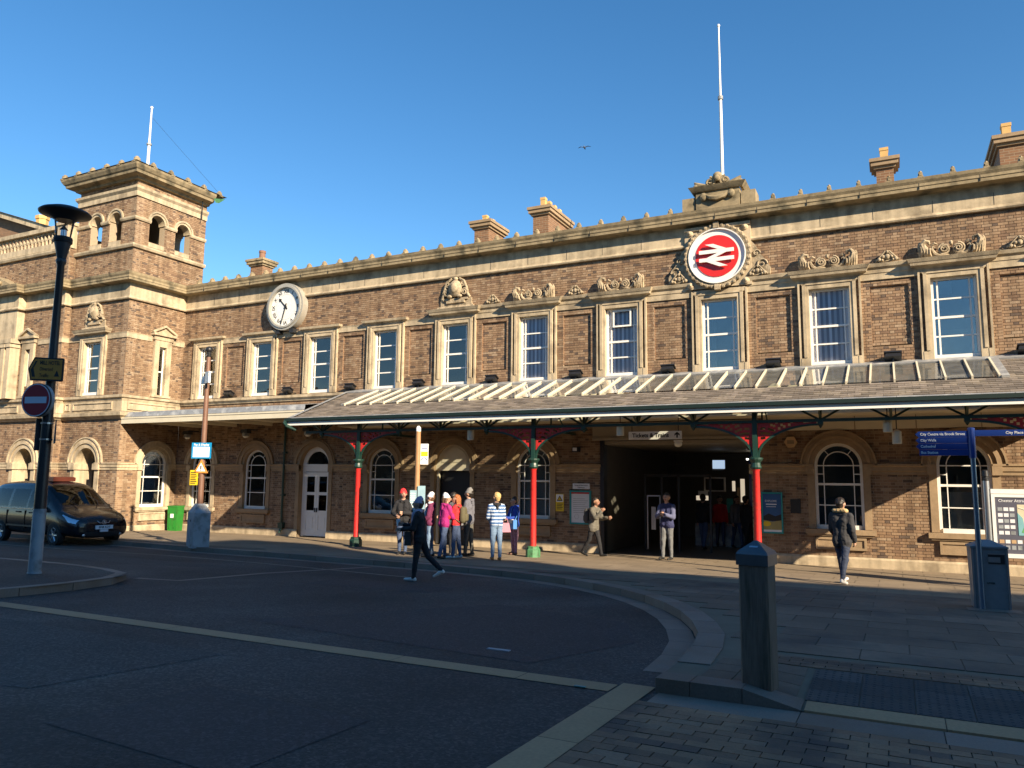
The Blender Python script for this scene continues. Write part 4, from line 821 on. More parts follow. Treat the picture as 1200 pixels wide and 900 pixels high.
for i, s in enumerate(['XII', 'I', 'II', 'III', 'IV', 'V', 'VI', 'VII', 'VIII', 'IX', 'X', 'XI']):
    a = R_(30*i); t = text('numeral', s, .20, ck, (.62*math.sin(a), -.223, .62*math.cos(a)), M['ink'], bold=.004); t.rotation_euler = (Matrix.Rotation(a, 3, 'Y') @ Matrix.Rotation(PI/2, 3, 'X')).to_euler()
def hand(a, L, w_, name, y):
    b = MB(); b.T = Matrix.Rotation(R_(a), 4, 'Y'); b.prism([(-w_*.5, -.12), (w_*.5, -.12), (w_*.4, L*.72), (w_*1.5, L*.78), (0, L), (-w_*1.5, L*.78), (-w_*.4, L*.72)] if name == 'hour_hand' else [(-w_*.6, -.14), (w_*.6, -.14), (w_*.35, L), (-w_*.35, L)], y, y+.008); b.build(name, M['ink'], ck)
hand(316, .50, .05, 'hour_hand', -.24); hand(196, .70, .045, 'minute_hand', -.255)
b = MB(); disc(b, .05, -.265, .05, -.22, 16); b.build('boss', M['ink'], ck)
for sx in (-.45, .25): b = MB(); b.box(sx, sx+.2, -.25, 0, -1.04, -.88); b.build('bracket', M['dark'], ck)
# railway emblem sign
rs = thing('railway_sign', 'round red and white sign with double arrow emblem in a carved wreath', 'sign', (-4.38, -.12, 8.78))
b = MB(); b.arch(0, 0, .80, .83, -.14, -.03, 48, 0, 2*PI); disc(b, .81, -.08, .81, 0); b.build('white_disc', M['white'], rs)
b = MB(); disc(b, .625, -.10, .625, -.08); b.build('red_disc', mat('red_enamel', (.62, .022, .018), .35, var=.03), rs)
b = MB(); y0, y1 = -.19, -.15; q_ = .055
for pts in ([(-.50, .065), (.50, .065), (.50, .175), (-.50, .175)], [(-.50, -.175), (.50, -.175), (.50, -.065), (-.50, -.065)]): b.prism(pts, y0, y1)
b.prism([(-.32, .345), (-.08, .345), (.30, .17), (.06, .17)], y0-.003, y1+.003); b.prism([(.06, .07), (.30, .07), (-.06, -.07), (-.30, -.07)], y0-.003, y1+.003); b.prism([(-.30, -.17), (-.06, -.17), (.32, -.345), (.08, -.345)], y0-.003, y1+.003)
b.box(-.3, -.25, y1, -.09, .10, .14); b.box(.25, .3, y1, -.09, .10, .14); b.box(-.3, -.25, y1, -.09, -.14, -.10); b.box(.25, .3, y1, -.09, -.14, -.10)
b.build('double_arrow', M['white'], rs)
# flagpoles
def flagpole(x, y, z0, z1, r, label, stay=None):
    o = thing('flagpole', label, 'flagpole', (x, y, z0)); h = z1-z0; b = MB(); b.tube((0, 0, 0), (0, 0, h*.55), r, r*.85, 12); b.tube((0, 0, h*.55), (0, 0, h), r*.7, r*.45, 12); b.build('pole', M['white'], o, True)
    b = MB(); b.ball((0, 0, h+.03), (r*.9, r*.9, r), 10, 6); b.build('finial', M['white'], o); b = MB(); b.lathe([(r*1.5, h*.54), (r*1.5, h*.56)], n=12); b.build('collar', M['grey'], o)
    if stay: b = MB(); b.tube((0, 0, h*.9), stay, .005, n=4); b.build('halyard', M['dark'], o)
flagpole(-4.2, -.02, 10.9, 16.05, .052, 'tall white flagpole behind the carved crest in the middle of the roof')
flagpole(-28.6, -1.0, 14.6, 18.3, .07, 'shorter white flagpole on top of the square tower', (2.2, 1.9, .2))
# posters and notices on the wall
def board(name, label, cat, x0, x1, z0, z1, frame, face, group=None, fw=.04, y=0):
    o = thing(name, label, cat, ((x0+x1)/2, y, (z0+z1)/2), 0, group); w_, h_ = (x1-x0)/2, (z1-z0)/2; b = MB()
    b.box(-w_, -w_+fw, -.06, -.005, -h_, h_); b.box(w_-fw, w_, -.06, -.005, -h_, h_); b.box(-w_+fw, w_-fw, -.06, -.005, h_-fw, h_); b.box(-w_+fw, w_-fw, -.06, -.005, -h_, -h_+fw); b.build('frame', M[frame], o)
    b = MB(); b.box(-w_+fw, w_-fw, -.04, -.005, -h_+fw, h_-fw); b.build('sheet', M[face], o); return o, w_-fw, h_-fw
o, w_, h_ = board('poster', 'landscape holiday poster in a teal frame right of the entrance', 'poster', -3.36, -2.80, .80, 1.92, 'teal', 'blue')
sky_ = mat('poster_sky', (.03, .10, .26), .4); b = MB(); b.box(-w_, w_, -.042, -.04, -.08, h_, 0); b.prism([(-w_, -.10), (-.1, -.02), (.08, -.09), (w_, -.03), (w_, -.22), (-w_, -.22)], -.044, -.042, 1); b.prism([(-w_, -h_), (w_, -h_), (w_, -.2), (0, -.24), (-w_, -.2)], -.046, -.044, 2); b.prism([(-.15+.11*math.cos(2*PI*i/14), -.30+.07*math.sin(2*PI*i/14)) for i in range(14)], -.048, -.046, 3); b.box(-w_, w_, -.048, -.046, -h_, -h_+.06, 4); b.ball((.19, -.25, -.0), (.02, .002, .03), 6, 4) if False else None
b.build('picture', [sky_, M['ink'], mat('poster_field', (.35, .30, .12), .5), M['yellow'], M['wink']], o); text('lettering', 'EXPLORE', .075, o, (-.03, -.045, .32), M['wink']); text('lettering', 'THE NORTH', .05, o, (-.03, -.045, .24), M['wink']) if False else None
b = MB(); b.box(-.16, .12, -.044, -.042, .22, .245); b.box(-.16, .1, -.044, -.042, .16, .172); b.build('small_print', M['wink'], o)
tag(MB().box(-2.60, -2.34, -.03, -.003, 1.36, 1.74).build('wall_plaque', M['ink']), 'small black plaque on the brick between poster and arched window', 'plaque')
o = thing('alarm_box', 'hexagonal cream alarm box on the wall under the canopy', 'alarm', (-2.53, 0, 3.30)); b = MB(); b.prism([(.17*math.cos(PI/3*i), .17*math.sin(PI/3*i)) for i in range(6)], -.10, 0); b.build('cover', mat('alarm_cover', (.55, .36, .18), .5), o); b = MB(); b.box(-.09, .09, -.104, -.1, -.05, .05); b.build('badge', M['stone_dark'], o)
o, w_, h_ = board('notice_board', 'white notice sheet in a teal frame left of the entrance', 'notice board', -9.10, -8.40, .85, 1.88, 'teal', 'paper', fw=.05); b = MB(); b.box(-w_, w_, -.043, -.04, h_-.05, h_, 0)
for i in range(8): b.box(-w_*.8, w_*(.5+.3*((i*5) % 3)/2), -.042, -.04, .26-.06*i, .27-.06*i, 1)
b.build('print', [M['red'], M['grey']], o); b = MB(); b.arch(-.12, -.28, .07, .075, -.042, -.04, 16, 0, 2*PI); b.build('stamp', M['grey'], o)
tag(MB().box(-9.0, -8.44, -.05, -.003, 1.93, 2.10).build('header_sign', M['paper']), 'small white header sign above the teal framed notice board', 'sign'); hs_ = bpy.data.objects['header_sign']; text('lettering', 'Tickets & Information', .05, hs_, (-8.72, -.053, 2.04), M['ink']); text('lettering', 'Departures', .05, hs_, (-8.72, -.053, 1.975), M['ink'])
o = thing('warning_sign', 'yellow warning sign with black triangle on the brick wall', 'sign', (-9.45, 0, 1.50)); b = MB(); b.box(-.14, .14, -.02, -.003, -.27, .27); b.build('plate', M['yellow'], o); b = MB(); b.box(-.12, .12, -.022, -.02, .02, .25); b.build('white_field', M['wink'], o); b = MB(); b.prism([(-.10, .05), (.10, .05), (0, .22)], -.024, -.022); b.build('triangle', M['ink'], o); b = MB(); b.prism([(-.06, .075), (.06, .075), (0, .18)], -.026, -.024); b.build('symbol_ground', M['yellow'], o)
b = MB()
for i in range(4): b.box(-.10, .10-.03*(i % 2), -.022, -.02, -.06-.05*i, -.04-.05*i)
b.build('lettering', M['ink'], o)
o = thing('coach_lamp', 'small blue and white camera box high on the wall left of the entrance', 'camera', (-8.85, 0, 3.15)); b = MB(); b.box(-.10, .10, -.25, -.02, -.08, .08); b.build('housing', M['dark'], o); b = MB(); b.box(-.07, .07, -.26, -.25, -.05, .05); b.build('glass', M['paper'], o)
o['label'] = 'small dark camera box high on the wall left of the entrance'; o.name = 'security_camera'
# bird
o = thing('seagull', 'small dark bird gliding alone in the blue sky', 'bird', (-18.25, 25, 25.15), R_(10)); b = MB(); b.ball((0, 0, 0), (.06, .19, .05), 8, 6); b.ball((0, -.2, .02), (.035, .06, .035), 8, 5)
for s in (-1, 1): b.add([(s*.03, -.06, .02), (s*.03, .07, .02), (s*.24, .03, .07), (s*.24, -.08, .075), (s*.46, .06, .02), (s*.44, 0, .03), (s*.03, -.06, -.0), (s*.24, -.08, .06)], [(0, 1, 2, 3), (3, 2, 4, 5), (0, 3, 7, 6)])
b.add([(-.03, .16, 0), (.03, .16, 0), (.06, .29, 0), (-.06, .29, 0)], [(0, 1, 2, 3)]); b.build('body', mat('grey_feathers', (.12, .12, .13), .8), o)
# ================================================================= GROUND
def sheet(name, xs, ys, zf, m, kind='structure'):
    b = MB(); nx = len(xs)
    b.add([(x, y, zf(y)) for y in ys for x in xs], [(j*nx+i, j*nx+i+1, (j+1)*nx+i+1, (j+1)*nx+i) for j in range(len(ys)-1) for i in range(nx-1)]); return b.build(name, m, kind=kind)
sheet('ground', [-900, -90, 60, 900], [-900, -60, -32, 0, 60, 900], lambda y: RZ(y)-.06, M['ground'])
ROAD = sheet('road', [-90, 50], [-60, -32, 0], RZ, M['asphalt'])
# road patches and the joint of the tar
M['patch'] = mat('newer_asphalt', (.033, .032, .033), .8, var=.3, scale=50, var2=.2, scale2=.8, bump=.8, bscale=90, speck=.5, sscale=48); M['patch2'] = mat('worn_asphalt', (.056, .052, .048), .9, var=.3, scale=40, var2=.3, scale2=.9, bump=1, bscale=70, speck=.5, sscale=48)
for pts, m_ in (([(-7.4, -14.9), (-3.3, -15.3), (-2.75, -13.6), (-3.3, -12.2), (-5.6, -11.6)], 'patch'), ([(-10.8, -19.2), (-6.2, -18.4), (-6.0, -16.6), (-10.6, -16.5)], 'patch2'), ([(-21, -10.9), (-14.2, -10.4), (-12.5, -9.6), (-20, -9.4)], 'patch2'), ([(-9.8, -11.2), (-7.2, -11.0), (-7.2, -10.1), (-9.8, -10.2)], 'patch'), ([(-5.2, -18.9), (-3.4, -19.0), (-3.4, -17.7), (-5.1, -17.6)], 'patch')):
    q = MB(); q.flat(pts, lambda X, Y: RZ(Y)+.003); q.build('road_patch', M[m_], ROAD)
KERB = [(-60, -6.45), (-21.1, -6.54), (-17.7, -6.97), (-15.3, -6.92), (-12.2, -7.10), (-9.75, -7.18), (-7.35, -7.55), (-6.18, -7.98), (-5.02, -8.67), (-3.91, -9.65), (-2.99, -10.94), (-2.41, -12.24), (-2.10, -13.21), (-1.96, -14.13), (-1.90, -14.97), (-1.89, -15.77)]
def smooth(pl, it=2):
    for _ in range(it):
        q = [pl[0]]
        for a, b in zip(pl[:-1], pl[1:]): q += [(.75*a[0]+.25*b[0], .75*a[1]+.25*b[1]), (.25*a[0]+.75*b[0], .25*a[1]+.75*b[1])]
        pl = q+[pl[-1]]
    return pl
KS = smooth(KERB)
def resample(pl, step):
    out = [Vector(pl[0])]; acc = 0
    for a, b in zip(pl[:-1], pl[1:]):
        a = Vector(a); b = Vector(b); L = (b-a).length; t = step-acc
        while t <= L: out.append(a+(b-a)*t/L); t += step
        acc = L-(t-step)
    return out
def offset(pl, d):                            # to the left of travel
    out = []
    for i, p in enumerate(pl):
        a = Vector(pl[max(i-1, 0)]); b = Vector(pl[min(i+1, len(pl)-1)]); t = (b-a).normalized(); out.append(Vector(p)+Vector((-t.y, t.x))*d)
    return out
# pavement
def dz(x, y): return .105*max(0, min(1, (x+1.17)/.43))*max(0, min(1, (-14.35-y)/1.45))
def PV(x, y): return PZ(y)-dz(x, y)
PAV = thing('pavement', 'x', 'x'); del PAV['label']; del PAV['category']; PAV['kind'] = 'structure'
b = MB(); b.flat([tuple(p) for p in KS]+[(-1.17, -15.77), (-1.17, -14.35), (50, -14.35), (50, 0), (-60, 0)], lambda x, y: PZ(y)-.008)
b.flat([(-60, 0), (50, 0), (50, .3), (-60, .3)], lambda x, y: -.008)
xs = [-1.17, -.95, -.74, 50]; ys = [-14.35, -14.8, -15.3, -15.77]
for i in range(3):
    for j in range(3): b.add([(x, y, PV(x, y)-.008) for x, y in ((xs[i], ys[j+1]), (xs[i+1], ys[j+1]), (xs[i+1], ys[j]), (xs[i], ys[j]))], [(0, 1, 2, 3)])
b.build('paving_base', M['joint'], PAV)
KI = offset(KS, .30)
kc = resample(KS, .92); ko = offset([tuple(p) for p in kc], .30)
def inside_kerb(x, y):                        # point on the pavement side, clear of the kerb stones
    if x > -1.62: return y > -15.3 if x < -1.2 else True
    best = min(range(len(KI)), key=lambda i: (KI[i].x-x)**2+(KI[i].y-y)**2); a = KI[max(best-1, 0)]; c = KI[min(best+1, len(KI)-1)]; t = c-a
    return t.x*(y-a.y)-t.y*(x-a.x) > .0
kst = [i for i in range(len(kc)-1) if kc[i].x > -34]
for i in kst:
    a, c, d, e = kc[i], kc[i+1], ko[i+1], ko[i]; g = (c-a).normalized()*.006; q = MB()
    q.add([(p.x, p.y, PZ(p.y)+h) for h in (.004, -.20) for p in (a+g, c-g, d-g, e+g)], [(0, 1, 2, 3), (4, 5, 1, 0), (5, 6, 2, 1), (6, 7, 3, 2), (7, 4, 0, 3)]); q.build('kerb_stone', M['kerb'], PAV)
for x0, x1 in ((-1.885, -1.60), (-1.595, -1.18), (-1.175, -.74)):
    q = MB(); q.add([(x, y, PV(x, y)+h if h > 0 else PZ(y)-.2) for h in (.004, -.2) for x, y in ((x0, -15.79), (x1, -15.79), (x1, -15.50), (x0, -15.50))], [(0, 1, 2, 3), (4, 5, 1, 0), (5, 6, 2, 1), (6, 7, 3, 2), (7, 4, 0, 3)]); q.build('kerb_stone', M['kerb'], PAV)
def strip(name, m, x0, x1, y0, y1, L, zf, parent, h=.004):
    x = x0
    while x < x1-.01:
        e = min(x+L*(.85+.3*random.random()), x1); q = MB(); q.flat([(x+.004, y0), (e-.004, y0), (e-.004, y1), (x+.004, y1)], lambda X, Y: zf(X, Y)+h, .04); q.build(name, m, parent); x = e
strip('kerb_stone', M['band'], -.72, 14, -15.77, -15.52, 1.0, PV, PAV, .002)
strip('edging_stone', M['kerb'], -1.86, 14, -16.15, -15.80, 1.05, lambda x, y: RZ(y), ROAD, .008)
# slabs
cells = []; st = MB(); st2 = MB()
y = -.05; r = 0
while y > -14.0:
    hh = .60; x = -40+(.45 if r % 2 else 0)
    while x < 16:
        w_ = .9; pts = [(x+.005, y-hh+.005), (x+w_-.005, y-hh+.005), (x+w_-.005, y-.005), (x+.005, y-.005)]
        if all(inside_kerb(*p) for p in pts) and y-hh > -14.05: cells.append(((x+.45)**2*.5+(y+22.3)**2, pts))
        x += w_
    y -= hh; r += 1
cells.sort(key=lambda t: t[0])
for i, (d, pts) in enumerate(cells):
    jit = random.random()*.003
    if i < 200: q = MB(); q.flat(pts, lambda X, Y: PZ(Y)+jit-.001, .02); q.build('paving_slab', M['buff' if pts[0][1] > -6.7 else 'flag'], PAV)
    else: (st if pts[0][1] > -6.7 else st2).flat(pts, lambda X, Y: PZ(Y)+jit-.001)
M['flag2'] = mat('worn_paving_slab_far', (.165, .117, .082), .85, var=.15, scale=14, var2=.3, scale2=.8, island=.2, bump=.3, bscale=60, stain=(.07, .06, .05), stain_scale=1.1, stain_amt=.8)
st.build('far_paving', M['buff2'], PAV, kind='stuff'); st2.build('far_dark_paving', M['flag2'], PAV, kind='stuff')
# three courses of small paviours and the dark crossing panel
bs = MB()
for rr in range(4):
    x = -1.42+(.11 if rr % 2 else 0); y = -14.07-.105*rr
    while x < 8:
        if x < 2.2: q = MB(); q.flat([(x+.004, y-.10), (x+.21, y-.10), (x+.21, y), (x+.004, y)], lambda X, Y: PV(X, Y)+.002, .03); q.build('paving_brick', M['pbrick'], PAV)
        else: bs.flat([(x+.004, y-.10), (x+.21, y-.10), (x+.21, y), (x+.004, y)], lambda X, Y: PV(X, Y)+.002)
        x += .216
bs.build('far_paving_brick', M['pbrick'], PAV, kind='stuff')
for a in range(5):                            # small setts round the bollard, left of the crossing panel
    for c in range(5):
        x, y = -.93+.0*a, -14.55-.19*a
M['tac'] = mat('dark_crossing_slab', (.062, .056, .052), .9, var=.25, scale=30, var2=.3, scale2=1.5, island=.22, objrand=True, bump=.6, bscale=60, stain=(.11, .09, .07), stain_scale=2.5, stain_amt=.4)
bmp = MB()
for r in range(3):
    x = -.74; y = -14.51-.33*r
    while x < 9:
        q = MB(); q.flat([(x+.004, y-.326), (x+.396, y-.326), (x+.396, y), (x+.004, y)], lambda X, Y: PV(X, Y)+.001, .03); q.build('crossing_slab', M['tac'], PAV)
        if x < 2.4:
            for i in range(6):
                for j in range(5): bmp.frus(x+.033+.066*i, y-.033-.066*j, PV(x+.033+.066*i, y-.033-.066*j)+.0005, PV(x+.033+.066*i, y-.033-.066*j)+.0035, .012, .012, .008, .008)
        x += .40
bmp.build('tactile_studs', M['tactile'], PAV, kind='stuff')
for y0, y1 in ((-14.52, -14.83), (-14.84, -15.15), (-15.16, -15.49)):
    for x0, x1 in ((-1.58, -1.32), (-1.31, -1.06), (-1.05, -.80)):
        q = MB(); q.flat([(x0+.004, y1), (x1-.004, y1), (x1-.004, y0), (x0+.004, y0)], lambda X, Y: PV(X, Y)+random.random()*.0, .02); q.build('paving_slab', M['flag'], PAV)
# gutter strip along the kerb, then straight on towards the camera
go = offset([tuple(p) for p in kc], -.02); g2 = offset([tuple(p) for p in kc], -.33); idx = [i for i in range(len(kc)-1) if kc[i].x > -30]
for i in idx:
    a, c, d, e = go[i], go[i+1], g2[i+1], g2[i]; g = (c-a).normalized()*.005; q = MB(); q.flat([tuple(p) for p in (a+g, c-g, d-g, e+g)], lambda X, Y: RZ(Y)+.004); q.build('gutter_stone', M['kerb'], ROAD)
y = -15.62
while y > -26:
    L = .85+.3*random.random(); q = MB(); q.flat([(-2.22, y-.004), (-1.93, y-.004), (-1.93, y-L), (-2.22, y-L)], lambda X, Y: RZ(Y)+.009); q.build('gutter_stone', M['band'], ROAD); y -= L+.004
# buff stone band across the road, and fainter ones
x = -11.65
while x < -2.3:
    L = 1.2+.5*random.random(); e = min(x+L, -2.24); q = MB(); q.flat([(x+.004, -15.97), (e-.004, -15.97), (e-.004, -15.70), (x+.004, -15.70)], lambda X, Y: RZ(Y)+.006); q.build('band_stone', M['band'], ROAD); x = e
def ribbon(name, pts, w_, m, h):
    o1 = offset(pts, w_/2); o2 = offset(pts, -w_/2); b = MB()
    for i in range(len(pts)-1): b.flat([tuple(p) for p in (o1[i], o1[i+1], o2[i+1], o2[i])], lambda X, Y: RZ(Y)+h)
    return b.build(name, m, ROAD)
ribbon('road_joint', [(-12.66, -12.5), (-11.75, -12.3), (-11.66, -10.28), (-11.0, -7.6)], .16, M['kerb'], .005)
ribbon('road_line', [(-30, -8.9), (-19.8, -8.75), (-16.8, -8.4), (-13.6, -8.5), (-9, -9.0)], .10, mat('faded_paint', (.20, .18, .13), .9, var=.4, scale=6), .005)

for x, y, s in ((-7.9, -16.9, .28), (-5.2, -17.3, .2), (-9.6, -14.1, .35)):
    b = MB(); b.flat([(x+s*math.cos(2*PI*i/18), y+s*math.sin(2*PI*i/18)) for i in range(18)], lambda X, Y: RZ(Y)+.005); 
# block paving beyond the near strip
ps = MB(); cells = []
r = 0; y = -16.17
while y > -26:
    x = -1.92+(.12 if r % 2 else 0)-(.24 if r % 2 else 0)
    while x < 8:
        a, c = max(x+.004, -1.915), x+.236
        if c-a > .04: cells.append(((x-.1)**2*1.6+(y+15.5)**2, [(a, y-.116), (c, y-.116), (c, y), (a, y)]))
        x += .24
    y -= .12; r += 1
cells.sort(key=lambda t: t[0])
bb = MB(); bb.flat([(-1.93, -16.16), (14, -16.16), (14, -26), (-1.93, -26)], lambda X, Y: RZ(Y)+.003); bb.build('paving_bed', M['ground'], ROAD)
for i, (d, pts) in enumerate(cells):
    jit = random.random()*.006
    if i < 290: q = MB(); q.flat(pts, lambda X, Y: RZ(Y)+.012+jit, .02); q.build('paving_brick', M['pbrick'], ROAD)
    else: ps.flat(pts, lambda X, Y: RZ(Y)+.012+jit, .01)
M['pb2'] = mat('block_paving_far', [(.25,.135,.078,0), (.29,.16,.09,.3), (.205,.113,.066,.6), (.26,.155,.095,.8), (.14,.085,.06,.93)], .85, var=.18, scale=30, bump=.4, bscale=70)
ps.build('far_paving_brick', M['pb2'], ROAD, kind='stuff')
# traffic island
ISL = thing('traffic_island', 'x', 'x'); del ISL['label']; del ISL['category']; ISL['kind'] = 'structure'
IK = smooth([(-11.8, -26), (-11.72, -15.5), (-11.66, -14.9), (-11.82, -14.05), (-12.07, -13.28), (-12.45, -12.8), (-13.1, -12.5), (-15.1, -12.2), (-17, -12.35), (-60, -12.5)])
b = MB(); b.flat(IK+[(-60, -26)], lambda X, Y: PZ(Y)-.002); b.build('paving_base', M['asphalt'], ISL)
ic = resample(IK, .9); io = offset([tuple(p) for p in ic], .18)
for i in range(len(ic)-1):
    a, c, d, e = ic[i], ic[i+1], io[i+1], io[i]
    if a.x < -34: continue
    g = (c-a).normalized()*.006; q = MB(); q.add([(p.x, p.y, PZ(p.y)+h) for h in (.004, -.2) for p in (a+g, c-g, d-g, e+g)], [(0, 1, 2, 3), (4, 5, 1, 0), (5, 6, 2, 1), (6, 7, 3, 2), (7, 4, 0, 3)]); q.build('kerb_stone', M['kerb'], ISL)
# litter
tag(MB().box(-.13, .13, -.03, .03, 0, .008).build('litter', M['grey'], loc=(-3.85, -14.87, RZ(-14.87)+.004)), 'flat grey scrap of litter lying alone on the asphalt', 'litter')
tag(MB().box(-.05, .05, -.015, .015, 0, .008).build('litter', M['teal'], loc=(-2.49, -15.98, RZ(-15.98)+.012)), 'tiny green scrap of litter on the end of the buff stone band', 'litter')
# ================================================================= HOTEL BLOCK ACROSS THE STREET (behind the photographer, throws the shade)
HT = thing('hotel_building', 'tall brown brick hotel across the street facing the station', 'building', (0, 0, 0))
zt = 21.75; b = MB(); b.box(8, 82, -42, -27.2, .5, zt); b.build('wall', M['brickp'], HT)
b = MB(); b.box(7.9, 82.1, -42.1, -27.0, zt, zt+.35); b.build('parapet', M['stone'], HT)
for x, w_, h_ in ((27.6, 1.5, 2.6), (33, 1.6, 1.0), (44, 1.2, .6), (56, 2.0, .9), (12, 2, .8)):
    b = MB(); b.box(x-w_, x+w_, -29.5, -27.1, zt+.35, zt+.35+h_); b.build('chimney', M['brickp'], HT)
for fl in range(5):
    for k_ in range(18):
        b = MB() if fl+k_ == 0 else None
        if b: b.box(-.6, .6, -.02, .04, 0, 2.0); WN = b.mesh('window', M['ink']); b = MB(); b.box(-.75, .75, -.04, .10, -.2, 0); b.box(-.75, .75, -.04, .08, 2.0, 2.25); WS = b.mesh('sill', M['stone'])
        o = share('window', WN, HT, (11+k_*3.9, -27.2, 2+fl*3.9)); share('sill', WS, o)

TE = thing('terrace_building', 'low brick terrace across the street facing the station tower', 'building', (0, 0, 0))
b = MB(); b.box(-62, 7.8, -46, -35, .5, 8.6); b.build('wall', M['brickp'], TE)
b = MB(); b.add([(-62.3, -34.7, 8.6), (7.8, -34.7, 8.6), (7.8, -40.5, 11.2), (-62.3, -40.5, 11.2), (7.8, -46.3, 8.6), (-62.3, -46.3, 8.6)], [(0, 1, 2, 3), (3, 2, 4, 5), (1, 4, 2), (0, 3, 5)]); b.build('roof', M['slate'], TE)
for fl in range(2):
    for k_ in range(18): o = share('window', WN, TE, (-60+k_*3.8, -35, 2.2+fl*3.4)); share('sill', WS, o)
# ================================================================= STREET FURNITURE
lx, ly = -13.58, -13.82
LP = thing('street_lamp', 'tall dark street lamp with wide disc hood and pale grey lower post on the island', 'street lamp', (lx, ly, PZ(ly)))
b = MB(); b.lathe([(.115, -.02), (.115, .02), (.105, .03), (.105, 1.10), (.10, 1.12)], n=18); b.build('lower_post', M['grey'], LP, True)
b = MB(); b.lathe([(.10, 1.12), (.098, 1.2), (.09, 2.6), (.072, 4.0), (.062, 5.55), (.085, 5.6), (.085, 5.66), (.07, 5.68)], n=18); b.build('upper_post', M['black'], LP, True)
b = MB(); b.lathe([(.07, 5.66), (.10, 5.8), (.15, 6.02), (.155, 6.08), (.12, 6.09)], n=20)
for z in (5.98, 6.01, 6.04): b.lathe([(.158, z), (.163, z+.012), (.158, z+.02)], n=20)
b.build('lantern_base', M['dark'], LP, True)
b = MB(); b.lathe([(.125, 6.09), (.17, 6.42)], n=20); b.build('lantern_glass', M['glass_clear'], LP, True)
b = MB(); b.lathe([(.05, 6.09), (.05, 6.22), (.075, 6.23), (.0, 6.32)], n=12); b.build('lamp_holder', M['steel'], LP, True)
b = MB(); b.lathe([(.17, 6.40), (.24, 6.46), (.43, 6.52), (.44, 6.545), (.40, 6.58), (.25, 6.64), (.05, 6.68), (.0, 6.685)], n=32); b.build('disc_hood', M['dark'], LP, True)
for i in range(3): t = 2*PI*i/3+.4; b = MB(); b.tube((.13*math.cos(t), .13*math.sin(t), 6.08), (.17*math.cos(t), .17*math.sin(t), 6.45), .008, n=5); b.build('lantern_rod', M['dark'], LP)
SG = M['yellow']
my = mat('ochre_sign', (.42, .18, .02), .55, var=.08); maroon = mat('deep_red_sign', (.30, .010, .025), .45, var=.05); pale = mat('pale_sign_bar', (.55, .60, .68), .5, var=.04)
o = thing('direction_sign', 'yellow arrow shaped diversion sign on the street lamp pointing left', 'sign', (lx, ly, PZ(ly)), R_(40)); z0, z1 = 3.38, 3.83; zm = (z0+z1)/2
P_ = [(-.46, zm), (-.34, z1), (.32, z1), (.34, z1-.02), (.34, z0+.02), (.32, z0), (-.40, z0)]
b = MB(); b.prism(P_, -.17, -.12); o.scale = (.70, 1, .93); o.location.z += .24
b.build('panel', M['ink'], o)
b = MB(); b.prism([(-.425, zm), (-.325, z1-.03), (.31, z1-.03), (.31, z0+.03), (-.375, z0+.03)], -.174, -.17); b.build('face', my, o)
text('lettering', 'MILL HOTEL', .105, o, (.03, -.176, z1-.105), M['ink'], bold=.002, sx=.82); text('lettering', 'Diverted', .10, o, (-.20, -.176, zm), M['ink'], align='LEFT', sx=.85); text('lettering', 'Traffic', .10, o, (-.20, -.176, z0+.10), M['ink'], align='LEFT', sx=.85)
b = MB(); b.prism([(.14, z0+.09), (.26, z0+.09), (.20, z0+.21)], -.178, -.174); b.build('triangle', M['ink'], o); b = MB(); b.prism([(-.40, zm-.02), (-.30, z1-.07), (-.26, z1-.07), (-.34, zm+.02), (-.29, z0+.07), (-.36, z0+.07)], -.178, -.174); b.build('arrow', M['ink'], o)
b = MB(); b.box(-.1, .1, -.12, -.05, z0+.08, z0+.12); b.box(-.1, .1, -.12, -.05, z1-.12, z1-.08); b.build('bracket', M['dark'], o)
o = thing('no_entry_sign', 'round dark red no entry sign with pale bar on the street lamp', 'sign', (lx, ly, PZ(ly)), R_(15)); c = (-.10, 3.04); o.scale = (.9, 1, .9); o.location.z += .3
def rdisc(r, y0, y1, cx, cz, n=40): b = MB(); b.T = Matrix.Translation((cx, 0, cz)); disc(b, r, y0, r, y1, n); return b
rdisc(.335, -.20, -.17, *c).build('plate', M['ink'], o); rdisc(.325, -.203, -.2, *c).build('white_edge', pale, o); rdisc(.305, -.206, -.203, *c).build('face', maroon, o)
b = MB(); b.box(c[0]-.25, c[0]+.25, -.21, -.206, c[1]-.065, c[1]+.065); b.build('bar', pale, o); b = MB(); b.arch(c[0], c[1], .30, .335, -.17, -.10, 32, 0, 2*PI); b.box(-.15, .12, -.12, -.04, 2.9, 2.95); b.box(-.15, .12, -.12, -.04, 3.12, 3.17); b.build('lamp_box', M['grey'], o)
o = thing('triangle_sign', 'dark back of a triangular sign strapped low on the street lamp', 'sign', (lx, ly, PZ(ly)), R_(150)); b = MB(); b.prism([(-.30, 2.28), (.10, 2.28), (-.1, 2.70)], -.14, -.12); b.build('plate', M['dark'], o)
for z_ in (2.33, 2.62): b = MB(); b.lathe([(.105, z_), (.105, z_+.03)], n=16); b.build('strap', M['steel'], o)
b = MB(); b.box(.06, .16, .05, .17, 2.15, 2.72); b.build('control_box', M['dark'], o)
